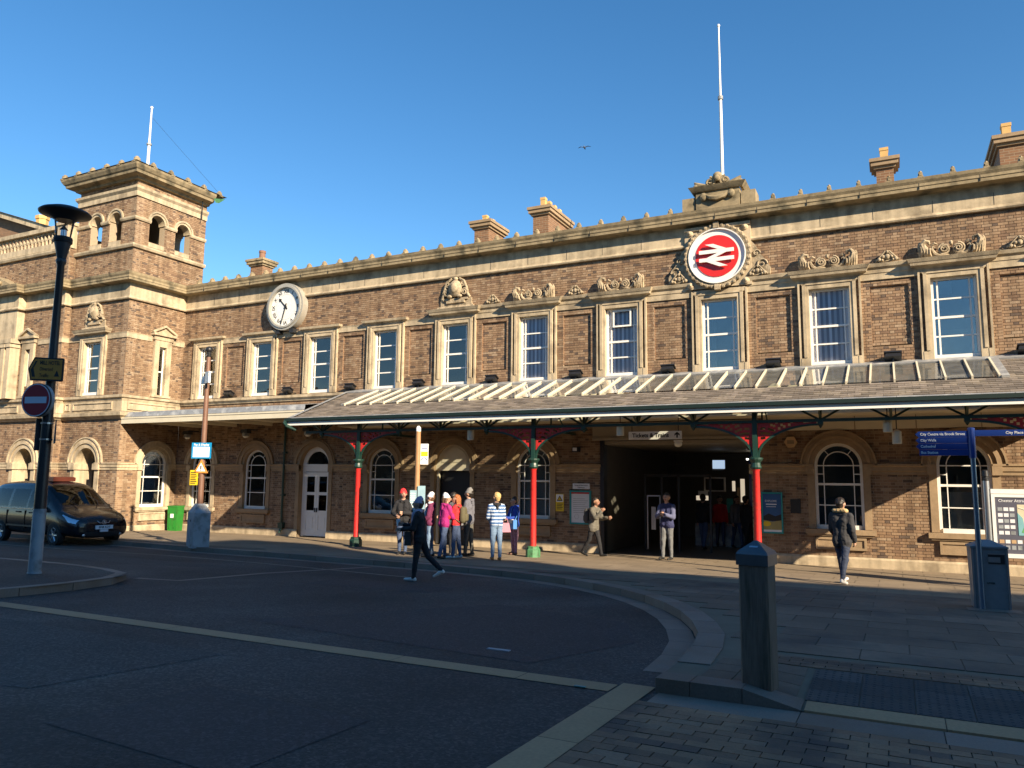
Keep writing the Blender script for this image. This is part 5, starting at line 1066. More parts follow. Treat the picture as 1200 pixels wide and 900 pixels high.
# pole in the pavement with pillar base
bx, by = -17.66, -6.72
o = thing('pillar_pole', 'tall brown pole rising from a grey pointed pillar base at the kerb', 'pole', (bx, by, PZ(by)), R_(-22))
b = MB(); b.box(-.26, .26, -.23, .23, -.02, .95); b.frus(0, 0, .95, 1.20, .26, .23, .12, .10); b.build('pillar_base', M['grey'], o); b = MB(); b.box(-.03, .03, -.235, -.23, .7, .76); b.box(-.2, .2, -.234, -.23, .3, .302); b.build('lock', M['dark'], o)
b = MB(); b.lathe([(.085, 1.15), (.08, 2.0), (.062, 5.35), (.06, 5.4)], n=14); b.build('pole', M['brown'], o, True)
b = MB(); b.ball((0, 0, 5.62), (.10, .10, .10), 12, 8); b.lathe([(.05, 5.40), (.07, 5.55)], n=10); b.tube((0, 0, 5.5), (-.02, -.1, 5.42), .03, n=6); b.build('camera_dome', M['black'], o, True)
b = MB(); b.box(.06, .36, -.10, -.04, 4.62, 4.95); b.box(-.40, -.14, -.04, .0, 4.64, 4.86); b.build('white_box', M['white'], o)
b = MB(); b.tube((-.3, 0, 4.75), (.3, 0, 4.75), .015, n=5); b.build('crossbar', M['dark'], o)
o2 = thing('parking_sign', 'blue and white parking sign on the brown pole, the topmost of its three lower signs', 'sign', (bx, by, PZ(by)), R_(18)); b = MB(); b.box(-.30, .30, -.10, -.085, 2.47, 2.92); b.build('plate', mat('sky_blue_sign', (.01, .25, .52), .4), o2); b = MB(); b.box(-.25, .25, -.103, -.1, 2.51, 2.80); b.build('white_field', M['wink'], o2)
text('lettering', 'Pay & Display', .085, o2, (0, -.104, 2.86), M['wink'], bold=.001); b = MB(); b.box(-.1, .12, -.105, -.103, 2.70, 2.715); b.box(-.15, .15, -.105, -.103, 2.62, 2.632); b.box(-.13, .1, -.105, -.103, 2.57, 2.58); b.build('small_print', M['grey'], o2)
o2 = thing('hazard_sign', 'small orange and white triangle sign on the brown pole', 'sign', (bx, by, PZ(by)), R_(18)); b = MB(); b.prism([(-.20, 2.06), (.24, 2.06), (.02, 2.44)], -.10, -.085); b.build('plate', mat('orange_sign', (.70, .25, .05), .5), o2); b = MB(); b.prism([(-.12, 2.11), (.16, 2.11), (.02, 2.35)], -.103, -.1); b.build('white_field', M['wink'], o2); b = MB(); b.box(.0, .04, -.105, -.103, 2.17, 2.27); b.box(.0, .04, -.105, -.103, 2.13, 2.155); b.build('symbol', M['ink'], o2)
o2 = thing('notice_plate', 'small yellow printed plate on the brown pole below the triangle', 'sign', (bx, by, PZ(by)), R_(18)); b = MB(); b.box(-.30, -.06, -.10, -.085, 1.72, 2.14); b.build('plate', M['yellow'], o2); b = MB()
for i in range(7): b.box(-.28, -.10+.02*(i % 3)-.03, -.103, -.1, 2.06-.05*i, 2.085-.05*i)
b.build('lettering', M['ink'], o2)
# green bin
o = thing('green_bin', 'bright green litter bin against the wall beside the corner window', 'bin', (-26.15, -.42, PZ(-.42)), R_(12)); o.scale = (.74, .85, 1); gm = mat('green_plastic', (.018, .19, .024), .5, var=.15, stain=(.03, .07, .02), stain_scale=5, stain_amt=.6); b = MB(); b.frus(0, 0, 0, .95, .27, .22, .31, .25); b.build('body', gm, o); b = MB(); b.box(-.32, .32, -.27, .26, .95, 1.0); b.build('lid', gm, o); b = MB(); b.box(-.15, -.12, -.262, -.23, .1, .9); b.box(.12, .15, -.262, -.23, .1, .9); b.build('rib', gm, o); b = MB(); b.box(-.10, .10, -.262, -.24, .52, .68); b.build('label', M['paper'], o)
# bus stop pole and info panel
o = thing('bus_stop_pole', 'slim brown pole with white tip behind the woman crossing the road', 'pole', (-11.66, -4.74, PZ(-4.74))); b = MB(); b.lathe([(.075, -.02), (.07, 1.8), (.068, 3.32)], n=14); b.build('pole', mat('tan_pole', (.38, .21, .10), .45), o, True); b = MB(); b.lathe([(.068, 3.32), (.066, 3.42), (.03, 3.47)], n=14); b.build('tip', M['white'], o, True)
o2 = thing('bus_stop_flag', 'small white and yellow bus stop flag on the slim pole', 'sign', (-11.66, -4.74, PZ(-4.74)), R_(20)); b = MB(); b.box(.075, .29, -.012, .012, 2.42, 2.98); b.build('plate', M['wink'], o2); b = MB(); b.box(.09, .28, -.015, -.012, 2.64, 2.77); b.build('yellow_band', M['yellow'], o2); b = MB(); b.arch(.18, 2.52, .07, .09, -.015, -.012, 14, 0, PI); b.box(.1, .27, -.015, -.012, 2.84, 2.86); b.build('logo', M['blue'], o2)
o2 = thing('timetable_case', 'pale blue timetable case on the slim pole behind the waiting group', 'timetable', (-11.66, -4.74, PZ(-4.74)), R_(20)); b = MB(); b.box(-.16, .02, -.14, -.08, 1.12, 1.72); b.box(.05, .25, -.12, -.07, 1.22, 1.84); b.build('case', mat('pale_blue_case', (.30, .45, .52), .4, var=.15), o2); b = MB()
for i in range(8): b.box(-.14, -.01, -.143, -.14, 1.62-.06*i, 1.645-.06*i)
b.build('print', M['paper'], o2)
# timber bollard
BL = thing('timber_bollard', 'square weathered timber bollard with dark metal pyramid cap near the kerb', 'bollard', (-1.085, -15.47, PZ(-15.47)-.02), R_(-8))
b = MB(); a = .122
b.add([(sx*q_, sy*q_, z) for z, q_ in ((0, a), (.98, a)) for sx, sy in ((-1, -1), (1, -1), (1, 1), (-1, 1))], []) if False else None
ch = .018; ring = [(-a+ch, -a), (a-ch, -a), (a, -a+ch), (a, a-ch), (a-ch, a), (-a+ch, a), (-a, a-ch), (-a, -a+ch)]; b.flat(ring, lambda X, Y: 1.0, 1.02); b.build('post', M['wood'], BL)
cap = mat('blue_grey_cap', (.12, .13, .14), .35, metal=.55, var=.25, scale=7); b = MB(); a = .134; b.frus(0, 0, .985, 1.075, a, a, a, a); b.frus(0, 0, 1.075, 1.10, a, a, a*.9, a*.9); b.frus(0, 0, 1.10, 1.185, a*.9, a*.9, .012, .012); b.build('cap', cap, BL)
b = MB(); b.T = Matrix.Translation((0, -.072, 1.135)) @ Matrix.Rotation(R_(30), 4, 'X'); b.box(-.035, .035, -.012, .012, -.003, .004); b.build('reflector', M['steel'], BL)
# litter bin and finger post
BN = thing('litter_bin', 'blue grey steel litter bin behind the finger post', 'bin', (1.24, -7.95, PZ(-7.95)), R_(4)); bm2 = mat('blue_grey_steel', (.26, .27, .28), .5, metal=.2, var=.2, stain=(.12, .11, .10), stain_scale=4, stain_amt=.5)
b = MB(); b.frus(0, 0, 0, .93, .225, .20, .245, .215); b.build('body', bm2, BN); b = MB(); b.box(-.26, .26, -.235, .235, .93, .96); b.frus(0, 0, .96, 1.05, .25, .225, .06, .05); b.build('lid', bm2, BN)
b = MB(); b.box(-.02, .20, -.224, -.20, .70, .84); b.build('slot', M['ink'], BN); b = MB(); b.box(-.02, .20, -.235, -.222, .84, .86); b.box(-.02, .14, -.228, -.222, .72, .80); b.build('slot_rim', M['steel'], BN); b = MB()
b.box(-.25, -.22, -.226, -.2, .02, .92); b.box(.22, .25, -.226, -.2, .02, .92); b.build('edge_trim', M['steel'], BN); text('lettering', 'LITTER', .035, BN, (0, -.215, .40), M['ink'], bold=.001)
b = MB(); b.flat([(.9, -8.55), (1.62, -8.55), (1.62, -8.12), (.9, -8.12)], lambda X, Y: PZ(Y)+.006); b.build('paving_slab', M['kerb'], PAV)
fx, fy = 1.11, -8.27
FP = thing('finger_post', 'slim steel finger post with blue direction boards in front of the litter bin', 'signpost', (fx, fy, PZ(fy)), R_(3)); b = MB(); b.lathe([(.04, -.02), (.038, 2.33)], n=12); b.build('post', mat('blue_steel', (.16, .22, .30), .3, metal=.6), FP, True); b = MB(); b.lathe([(.052, 2.32), (.052, 2.79), (.03, 2.80)], n=12); b.build('sign_hub', M['blue'], FP)
for i, s in enumerate(['City Centre via Brook Street', 'City Walls', 'Cathedral', 'Bus Station']):
    z = 2.70-.098*i; b = MB(); b.prism([(-.79, z), (-.74, z+.047), (-.05, z+.047), (-.05, z-.047), (-.74, z-.047)] if i < 3 else [(-.74, z+.047), (-.05, z+.047), (-.05, z-.047), (-.74, z-.047)], -.018, .018); b.build('direction_board', M['blue'], FP); text('lettering', s, .058, FP, (-.72, -.02, z), M['wink'], bold=.0012, align='LEFT', sx=.92)
b = MB(); b.prism([(.05, 2.663), (.05, 2.757), (.98, 2.757), (1.03, 2.71), (.98, 2.663)], -.018, .018); b.build('direction_board', M['blue'], FP); text('lettering', 'City Place', .058, FP, (.46, -.02, 2.71), M['wink'], bold=.0012, align='LEFT')
# map board
mx_, my_ = 1.62, -4.25
MPB = thing('map_board', 'silver framed town map board between steel posts near the right edge', 'map board', (mx_, my_, PZ(my_)), R_(2))
for x in (.0, 1.42):
    b = MB(); b.lathe([(.065, -.02), (.065, 2.12)], (x, 0, 0), 14); b.build('post', M['steel'], MPB, True); b = MB(); b.lathe([(.068, 2.12), (.068, 2.16), (.05, 2.17), (.05, 2.2), (.068, 2.21), (.06, 2.32), (.03, 2.34)], (x, 0, 0), 14); b.build('post_cap', M['black'], MPB, True)
b = MB(); b.box(.07, 1.35, -.05, .03, .62, .70); b.box(.07, 1.35, -.05, .03, 1.80, 1.86); b.box(.07, .13, -.05, .03, .70, 1.80); b.box(1.29, 1.35, -.05, .03, .70, 1.80); b.box(.07, 1.35, -.04, .03, 1.87, 1.96); b.build('frame', M['white'], MPB)
b = MB(); b.box(.13, 1.29, -.03, .02, .70, 1.80); b.build('panel', mat('map_purple_grey', (.10, .10, .13), .4), MPB); text('lettering', 'Chester Attractions', .075, MPB, (.19, -.032, 1.73), M['wink'], align='LEFT')
mp = MB(); mp.box(.50, 1.26, -.034, -.03, 1.06, 1.66, 0); mp.prism([(.50, 1.06), (.50, 1.50), (.58, 1.40), (.60, 1.25), (.70, 1.12), (.9, 1.06)], -.037, -.034, 1); mp.prism([(.55, 1.12), (.62, 1.28), (.72, 1.24), (.76, 1.12), (.66, 1.09)], -.039, -.037, 2); mp.prism([(.8, 1.3), (.98, 1.36), (1.1, 1.22), (.92, 1.14)], -.039, -.037, 3); mp.prism([(.68, 1.45), (.85, 1.56), (.9, 1.42), (.76, 1.38)], -.039, -.037, 3)
for p in ([(.52, 1.6), (.8, 1.5), (1.25, 1.6)], [(.75, 1.65), (.8, 1.3), (.7, 1.08)], [(.95, 1.65), (1.0, 1.3), (1.2, 1.1)], [(.62, 1.35), (.9, 1.38), (1.25, 1.42)], [(1.12, 1.65), (1.08, 1.07)]): mp.pipe([(x, -.037, z) for x, z in p], .006, 4, 4)
for i in range(3):
    for j in range(5): mp.box(.17+.10*i, .25+.10*i, -.034, -.03, 1.58-.115*j-.05, 1.58-.115*j+.02, 5 if (i+j) % 3 else 6)
for i in range(11): mp.box(.17+.10*i, .25+.10*i, -.034, -.03, .90, .97, 5 if i % 2 else 3); mp.box(.17+.10*i, .24+.10*i, -.034, -.03, .78, .86, 6)
mp.build('map_print', [mat('map_cream', (.62, .55, .38), .5), mat('map_water', (.20, .42, .45), .5), mat('map_green', (.12, .36, .12), .5), mat('map_brown', (.50, .33, .18), .5), M['white'], M['paper'], M['grey']], MPB)
# ================================================================= TAXI
TX = thing('taxi_van', 'black people carrier taxi parked on the road at the left', 'taxi', (-23.55, -6.98, RZ(-6.98)), R_(-4))
carp = mat('black_car_paint', (.006, .0065, .010), .24, var=0, coat=.35, spec=.4); cg = glassmat('car_glass', tint=(.16, .18, .20), ior=1.5); tyre = mat('tyre_rubber', (.02, .02, .02), .85)
def loft():
    S = [(-2.38, [(.55, .42), (.78, .50), (.84, .75), (.82, 1.06), (.70, 1.62), (.56, 1.72), (0, 1.76)]), (-2.32, [(.80, .30), (.92, .48), (.94, .76), (.91, 1.08), (.76, 1.70), (.60, 1.83), (0, 1.87)]),
         (-1.2, [(.84, .26), (.94, .46), (.955, .76), (.93, 1.08), (.77, 1.73), (.62, 1.88), (0, 1.92)]), (-.2, [(.84, .26), (.94, .46), (.955, .76), (.93, 1.07), (.77, 1.73), (.62, 1.88), (0, 1.92)]), (.40, [(.84, .26), (.94, .46), (.955, .76), (.93, 1.05), (.77, 1.68), (.62, 1.81), (0, 1.85)]),
         (.62, [(.84, .26), (.94, .46), (.955, .76), (.93, 1.04), (.785, 1.58), (.64, 1.70), (0, 1.75)]), (1.10, [(.84, .26), (.94, .46), (.955, .76), (.92, 1.02), (.83, 1.26), (.68, 1.36), (0, 1.43)]), (1.50, [(.84, .26), (.94, .46), (.95, .76), (.91, .99), (.84, 1.06), (.66, 1.11), (0, 1.17)]),
         (1.60, [(.84, .26), (.94, .46), (.95, .74), (.90, .97), (.82, 1.02), (.62, 1.06), (0, 1.12)]), (2.02, [(.82, .26), (.92, .44), (.92, .70), (.86, .88), (.76, .92), (.55, .96), (0, 1.02)]), (2.30, [(.74, .24), (.85, .40), (.84, .62), (.76, .76), (.66, .79), (.46, .82), (0, .88)]), (2.43, [(.55, .26), (.66, .40), (.66, .58), (.58, .68), (.5, .70), (.34, .72), (0, .76)])]
    v = []; f = []; n = 14
    for x, h in S:
        for y, z in h: v.append((x, y, z))
        for y, z in reversed(h[:-1]): v.append((x, -y, z))
        v.append((x, 0, h[0][1]))
    for i in range(len(S)-1):
        for j in range(n): f.append((i*n+j, i*n+(j+1) % n, (i+1)*n+(j+1) % n, (i+1)*n+j))
    f.append(tuple(range(n))); f.append(tuple(range((len(S)-1)*n, len(S)*n))); me = bpy.data.meshes.new('body'); me.from_pydata(v, [], f); return me
tmp = bpy.data.objects.new('body', loft()); C.objects.link(tmp); md = tmp.modifiers.new('s', 'SUBSURF'); md.levels = 4; md.render_levels = 4; bpy.context.view_layer.update()
sub = bpy.data.meshes.new_from_object(tmp.evaluated_get(bpy.context.evaluated_depsgraph_get())); bpy.data.objects.remove(tmp)
parts = {}
bmx = bmesh.new(); bmx.from_mesh(sub); bmesh.ops.recalc_face_normals(bmx, faces=bmx.faces)
def cls(c, n):
    ay = abs(c.y)
    if abs(n.y) > .55 and 1.10 < c.z < 1.66:
        t = (c.x-.62)/(1.15-.62); top = 1.66 if c.x < .5 else 1.66-.42*(c.x-.5)/.6
        if c.z < top-.02:
            if -2.15 < c.x < -1.22: return 'rear_side_window'
            if -1.12 < c.x < -.18: return 'side_window'
            if -.08 < c.x < .98: return 'front_side_window'
    if n.x > .35 and 1.19 < c.z < 1.76 and ay < .68-.0 and .4 < c.x < 1.5: return 'windscreen'
    if 1.78 < c.x < 2.30 and .54 < ay < .88 and .73-.20*(c.x-2.0) < c.z < .86-.30*(c.x-2.0) and n.y*c.y > 0: return 'headlight'
    if n.x > .4 and ay < .46 and .70 < c.z < .80: return 'grille'
    if n.x > .2 and .28 < c.z < .42 and ay < .55: return 'lower_grille'
    for wx in (1.48, -1.50):
        if ay > .7 and (c.x-wx)**2+(c.z-.33)**2 < .375**2: return 'wheel_arch'
    return 'body'
mp_ = {'body': carp, 'windscreen': cg, 'headlight': mat('headlamp', (.55, .62, .70), .1, metal=.6, spec=.9), 'grille': M['ink'], 'lower_grille': M['ink'], 'wheel_arch': M['ink']}
groups = {}
for fc in bmx.faces:
    c = fc.calc_center_median(); k_ = cls(c, fc.normal)
    if k_ not in ('body', 'windscreen', 'grille', 'lower_grille'): k_ = (k_, c.y > 0, (c.x > 0) if k_ == 'wheel_arch' else 0)
    groups.setdefault(k_, []).append(fc)
TXB = None
for k_ in sorted(groups, key=lambda q: (q != 'body', str(q))):
    fs = groups[k_]; nm = k_ if isinstance(k_, str) else k_[0]; vi = {}; vv = []; ff = []
    for fc in fs:
        for v_ in fc.verts:
            if v_ not in vi: vi[v_] = len(vv); vv.append(tuple(v_.co))
        ff.append([vi[v_] for v_ in fc.verts])
    me = bpy.data.meshes.new(nm); me.from_pydata(vv, [], ff); me.materials.append(mp_.get(nm, cg)); me.polygons.foreach_set('use_smooth', [True]*len(ff)); me.update(); o = share(nm, me, TX)
bmx.free()
def wheel(x, y):
    s = 1 if y > 0 else -1; b = MB(); b.T = Matrix.Translation((x, y, .325)) @ Matrix.Rotation(-s*PI/2, 4, 'X')
    b.lathe([(.20, -.10), (.31, -.10), (.325, -.06), (.325, .06), (.31, .09), (.22, .10), (.21, .02)], n=28); o = b.build('wheel', tyre, TX, True)
    r = MB(); r.T = b.T; r.lathe([(.215, .0), (.22, .085), (.205, .09), (.19, .03), (.02, .03), (.0, .03)], n=24)
    for i in range(6): t = 2*PI*i/6; r.tube((.03*math.cos(t), .03*math.sin(t), .07), (.2*math.cos(t), .2*math.sin(t), .07), .032, .022, n=5)
    r.lathe([(.06, .03), (.06, .095), (.0, .10)], n=12); r.build('rim', mat('alloy_rim', (.45, .46, .48), .3, metal=.8) if 'alloy_rim' not in bpy.data.materials else bpy.data.materials['alloy_rim'], o)
for x in (1.48, -1.50):
    for y in (.86, -.86): wheel(x, y)
b = MB(); b.box(-.16, .16, -.35, .35, 1.88, 2.0); b.frus(0, 0, 1.99, 2.02, .16, .35, .12, .3); b.build('roof_sign', mat('orange_taxi_sign', (.09, .022, .012), .4), TX)
T2 = Matrix.Translation((2.445, 0, 0)) @ Matrix.Rotation(PI/2, 4, 'Z')
b = MB(); b.T = T2; b.box(-.26, .26, -.03, .02, .50, .61); b.build('number_plate', M['wink'], TX); t = text('lettering', 'SF08 KDT', .085, TX, (2.477, 0, .555), M['ink'], rz=PI/2, bold=.002)
b = MB(); b.T = T2; b.box(-.12, .12, -.03, .02, .42, .49); b.build('licence_plate', M['paper'], TX)
b = MB(); b.T = T2; b.arch(0, .70, .05, .065, -.02, .02, 14, 0, 2*PI); b.ball((0, -.01, .70), (.03, .02, .04), 8, 5); b.pipe([(-.2, .04, .74), (-.14, 0, .68), (.14, 0, .68), (.2, .04, .74)], .008, 4); b.build('badge', M['steel'], TX)
for s in (-1, 1):
    b = MB(); b.ball((2.36, s*.55, .34), (.04, .07, .05), 8, 6); b.build('fog_light', M['steel'], TX)
    b = MB(); b.ball((.78, s*1.06, 1.10), (.09, .12, .09), 10, 7); b.tube((.80, s*.9, 1.05), (.78, s*1.0, 1.08), .03, n=6); b.build('wing_mirror', carp, TX, True)
    b = MB(); b.box(-.62, -.42, *sorted((s*.945, s*.975)), .93, .97); b.box(.12, .30, *sorted((s*.945, s*.975)), .92, .96); b.build('door_handle', M['dark'], TX)
    for x in (-1.17, -.13, .95): b = MB(); b.box(x-.004, x+.004, *sorted((s*.935, s*.962)), .40, 1.0); b.build('door_seam', M['ink'], TX)
for s in (-1, 1):
    b = MB(); b.pipe([(1.56, s*.30, 1.16), (1.30, s*.42, 1.30), (1.12, s*.18, 1.45)], .012, 4); b.build('wiper', M['ink'], TX)
    b = MB(); b.pipe([(1.55, s*.74, 1.075), (1.95, s*.66, .985), (2.22, s*.54, .87)], .007, 4); b.build('bonnet_seam', M['ink'], TX)
    b = MB(); b.box(-2.1, .98, *sorted((s*.945, s*.968)), 1.045, 1.062); b.build('window_trim', M['steel'], TX)
    b = MB(); b.box(-1.1, 1.05, *sorted((s*.950, s*.972)), .52, .57); b.build('side_moulding', M['dark'], TX)
hv = mat('yellow_seat_cover', (.55, .55, .12), .7)
for x, y in ((-.9, -.45), (-.9, .1), (-1.5, -.45), (.0, -.42), (.0, .42)): b = MB(); b.box(x-.08, x+.08, y-.22, y+.22, .6, 1.25); b.box(x-.06, x+.06, y-.13, y+.13, 1.25, 1.48, 1); b.build('seat', [M['dark'], hv if x < -.5 else M['dark']], TX)
b = MB(); b.box(-2.1, 1.3, -.8, .8, .55, .6); b.box(1.0, 1.4, -.8, .8, .6, 1.0); b.build('cabin_floor', M['ink'], TX)
# ================================================================= PEOPLE
skin = mat('skin', (.46, .27, .19), .55, var=.05); skin2 = mat('skin_tan', (.30, .16, .10), .55, var=.05)
def cloth(name, c, var=.12): return mat(name, c, .85, var=var, scale=22, bump=.5, bscale=25)
denim = cloth('blue_denim', (.06, .09, .17)); denim2 = cloth('pale_denim', (.16, .24, .36)); blackc = cloth('black_cloth', (.014, .014, .017)); greyc = cloth('grey_cloth', (.16, .155, .16)); shoe_b = mat('black_shoe', (.02, .02, .02), .5); shoe_w = mat('white_shoe', (.65, .62, .58), .6)
hair_b = mat('blond_hair', (.50, .34, .14), .6, var=.3, scale=30, stretch=(3, 3, .6)); hair_d = mat('dark_hair', (.02, .014, .01), .5, var=.3); hair_br = mat('brown_hair', (.12, .06, .03), .55, var=.3)
eye_m = mat('eye', (.02, .015, .01), .2, var=0); lip = mat('lips', (.35, .12, .10), .5)
def capsule(b, p, q, r0, r1, n=10):
    p = Vector(p); q = Vector(q); d = q-p
    if d.length < 1e-5: b.ball(p, r0, n, 7); return
    d.normalize(); pts = [p-d*r0*.94, p-d*r0*.7, p, q, q+d*r1*.7, q+d*r1*.94]; b.pipe(pts, [r0*.34, r0*.72, r0, r1, r1*.72, r1*.34], n)
def remesh(b, vox, name, smooth_it=4):
    me = b.mesh(name, skin); o = bpy.data.objects.new(name, me); C.objects.link(o)
    m = o.modifiers.new('r', 'REMESH'); m.mode = 'VOXEL'; m.voxel_size = vox
    s = o.modifiers.new('s', 'SMOOTH'); s.iterations = smooth_it; s.factor = .5
    bpy.context.view_layer.update(); out = bpy.data.meshes.new_from_object(o.evaluated_get(bpy.context.evaluated_depsgraph_get())); bpy.data.objects.remove(o); bpy.data.meshes.remove(me); return out
def person(label, x, y, rz, H, top, legs_m, shoe, skin_m=skin, lleg=(0, 0), rleg=(0, 0), larm=(5, 8, 10, 0), rarm=(5, 8, 10, 0), hem=.47, bulk=1.0, hair=None, hairlong=False, hat=None, hatmat=None, scarf=None, lean=0, headrot=0, sleeves=None, z=None, stripes=None, hood=None, skirt=None, stoop=0, collar=None):
    root = thing('person', label, 'person', (x, y, PZ(y) if z is None else z), R_(rz)); sleeves = sleeves or top
    P = []                                         # (p, q, r0, r1, key)
    mats = [skin_m, top, legs_m, shoe, sleeves, lip]; SK, TOP, LEG, SHO, SLV, LIP = range(6)
    sh, hp = .098*H*bulk, .048*H; zt = {'p': .53*H, 'w': .62*H, 'c': .735*H, 's': .805*H, 'n': .86*H, 'h': .928*H}
    ly_ = lambda zz: -math.tan(R_(lean))*(zz-zt['p'])-(stoop if zz > zt['s']+.001 else 0)
    V = lambda x_, z_, dy=0: Vector((x_, ly_(z_)+dy, z_))
    t = .010*H*bulk
    for s in (-1, 1):
        P += [(V(s*.035*H, zt['p']), V(s*.032*H, zt['w']), .062*H+t, .055*H+t, TOP), (V(s*.032*H, zt['w']), V(s*.045*H, zt['c']), .055*H+t, .060*H+t, TOP), (V(s*.045*H, zt['c'], .01), V(s*(sh-.03*H), zt['s']-.02*H), .058*H+t, .036*H+t, TOP)]
        if hem < .5: P.append((V(s*.036*H, zt['p']), Vector((s*.046*H, ly_(zt['p']), hem*H+.06*H)), .064*H+t, .062*H+t, TOP))
    P += [(V(-sh*.55, zt['s']), V(sh*.55, zt['s']), .036*H+t, .036*H+t, TOP), (V(0, zt['s']), V(0, zt['n'], -.008), .036*H, .033*H, SK)]
    feet = []
    for s, (sw, kn) in ((1, lleg), (-1, rleg)):
        h0 = Vector((s*hp, 0, .515*H)); a = R_(sw); k_ = h0+Vector((s*.006*H, -math.sin(a), -math.cos(a)))*.245*H; a2 = R_(sw-kn); an = k_+Vector((0, -math.sin(a2), -math.cos(a2)))*.235*H
        P += [(h0, k_, .054*H, .040*H, LEG), (k_, an, .039*H, .027*H, LEG)]
        fa = a2*.6; f = Vector((s*.02, -math.cos(fa), math.sin(fa) if kn < 30 else -abs(math.sin(a2))*.8)).normalized(); heel = an+Vector((0, .02*H, -.022*H)); toe = an+f*.105*H+Vector((0, 0, -.026*H))
        P += [(an, heel, .026*H, .022*H, SHO), (heel, toe, .022*H, .020*H, SHO), (an+Vector((0, 0, -.018*H)), toe, .024*H, .018*H, SHO)]; feet += [heel.z-.022*H, toe.z-.02*H]
    drop = -min(feet)
    hands = []
    for s, (fw, out, el, inn) in ((1, larm), (-1, rarm)):
        s0 = V(s*sh, zt['s']-.012*H); a, o_ = R_(fw), R_(out); e = s0+Vector((s*math.sin(o_)*math.cos(a), -math.sin(a), -math.cos(a)*math.cos(o_))).normalized()*.168*H
        a2 = R_(fw+el); i_ = R_(inn); d = Vector((s*math.sin(o_*.5)-s*math.sin(i_), -math.sin(a2)*math.cos(i_), -math.cos(a2)*math.cos(i_))).normalized(); w_ = e+d*.148*H
        P += [(s0, e, .036*H+t*.6, .031*H+t*.6, SLV), (e, w_, .031*H+t*.6, .024*H+t*.4, SLV)]; hands.append((s, w_, d))
    hc = V(0, zt['h'], -.012-.01); hrm = Matrix.Rotation(R_(headrot), 3, 'Z'); hv_ = lambda a, b_, c: hc+hrm @ Vector((a*H, b_*H, c*H))
    P += [(hv_(0, .012, .012), hv_(0, .012, .014), .058*H, .058*H, SK), (hv_(0, -.012, .0), hv_(0, -.018, -.035), .048*H, .032*H, SK), (hv_(0, -.060, .004), hv_(0, -.068, -.012), .007*H, .010*H, SK), (hv_(-.014, -.053, -.033), hv_(.014, -.053, -.033), .007*H, .007*H, LIP)]
    for s in (-1, 1): P.append((hv_(s*.052, .008, .006), hv_(s*.054, .012, -.010), .012*H, .009*H, SK))
    b = MB()
    for p, q, r0, r1, k_ in P: capsule(b, p, q, r0, r1)
    me = remesh(b, .0125, 'body'); n = len(me.polygons); cen = np.empty(n*3); me.polygons.foreach_get('center', cen); cen = cen.reshape(-1, 3); best = np.full(n, 1e9); idx = np.zeros(n, int)
    for p, q, r0, r1, k_ in P:
        p_ = np.array(p); d = np.array(q)-p_; tt = np.clip(((cen-p_) @ d)/max(d @ d, 1e-9), 0, 1); sdst = np.linalg.norm(cen-p_-tt[:, None]*d, axis=1)-(r0+(r1-r0)*tt); sdst = sdst-(.003 if k_ in (TOP, LIP) else 0); m_ = sdst < best; best[m_] = sdst[m_]; idx[m_] = k_
    if hem > .3: idx[(idx == TOP) & (cen[:, 2] < hem*H)] = LEG
    from mathutils import noise as nz_
    co = np.empty(len(me.vertices)*3); me.vertices.foreach_get('co', co); co = co.reshape(-1, 3); nr = np.empty(len(me.vertices)*3); me.vertices.foreach_get('normal', nr); nr = nr.reshape(-1, 3)
    seed = Vector((x*7.3, y*3.1, H*5)); amp = np.array([(nz_.noise(Vector((c[0]*11, c[1]*11, c[2]*9))+seed)*.011+nz_.noise(Vector((c[0]*26, c[1]*26, c[2]*34))+seed)*.006) for c in co])
    amp[(co[:, 2] > zt['s']+.02*H) | (co[:, 2] < .07*H-drop)] = 0
    me.vertices.foreach_set('co', (co+nr*amp[:, None]).ravel())
    me.materials.clear()
    for m_ in mats: me.materials.append(m_)
    if stripes:
        me.materials.append(stripes); tz = (cen[:, 2] % .085) < .035; idx[((idx == TOP) | (idx == SLV)) & tz] = 6
    me.polygons.foreach_set('material_index', idx.astype(np.int32)); me.polygons.foreach_set('use_smooth', [True]*n); me.update(); off = Vector((0, 0, drop)); share('body', me, root, off)
    for s in (-1, 1): q = MB(); q.ball(hv_(s*.022, -.052, .010), .0062*H, 8, 5); q.build('eye', eye_m, root, loc=off)
    for s, w_, d in hands:                          # palm, four bent fingers of unequal length and a thumb
        q = MB(); up = Vector((0, 0, 1)); side = d.cross(Vector((s, 0, 0))); side = (side if side.length > .2 else Vector((0, -1, 0))).normalized(); nrm = d.cross(side).normalized()*s
        pk = w_+d*.048*H
        for u in (-.35, .35): capsule(q, w_+side*u*.022*H, pk+side*u*.036*H, .013*H, .0125*H, 7)
        for i, (u, L) in enumerate(((-1.25, .036), (-.42, .042), (.42, .039), (1.2, .030))):
            p0 = pk+side*u*.016*H; p1 = p0+(d*.85-nrm*.45).normalized()*L*.55*H; p2 = p1+(d*.45-nrm*.9).normalized()*L*.5*H; capsule(q, p0, p1, .0062*H, .0055*H, 6); capsule(q, p1, p2, .0055*H, .0048*H, 6)
        p0 = w_+d*.018*H-side*.018*H; p1 = p0+(d*.6-side*.75-nrm*.2).normalized()*.024*H; p2 = p1+(d*.9-side*.2-nrm*.4).normalized()*.022*H; capsule(q, p0, p1, .0072*H, .006*H, 6); capsule(q, p1, p2, .006*H, .005*H, 6)
        hm = remesh(q, .0055, 'hand', 2); hm.materials.clear(); hm.materials.append(skin_m); hm.polygons.foreach_set('use_smooth', [True]*len(hm.polygons)); share('hand', hm, root, off)
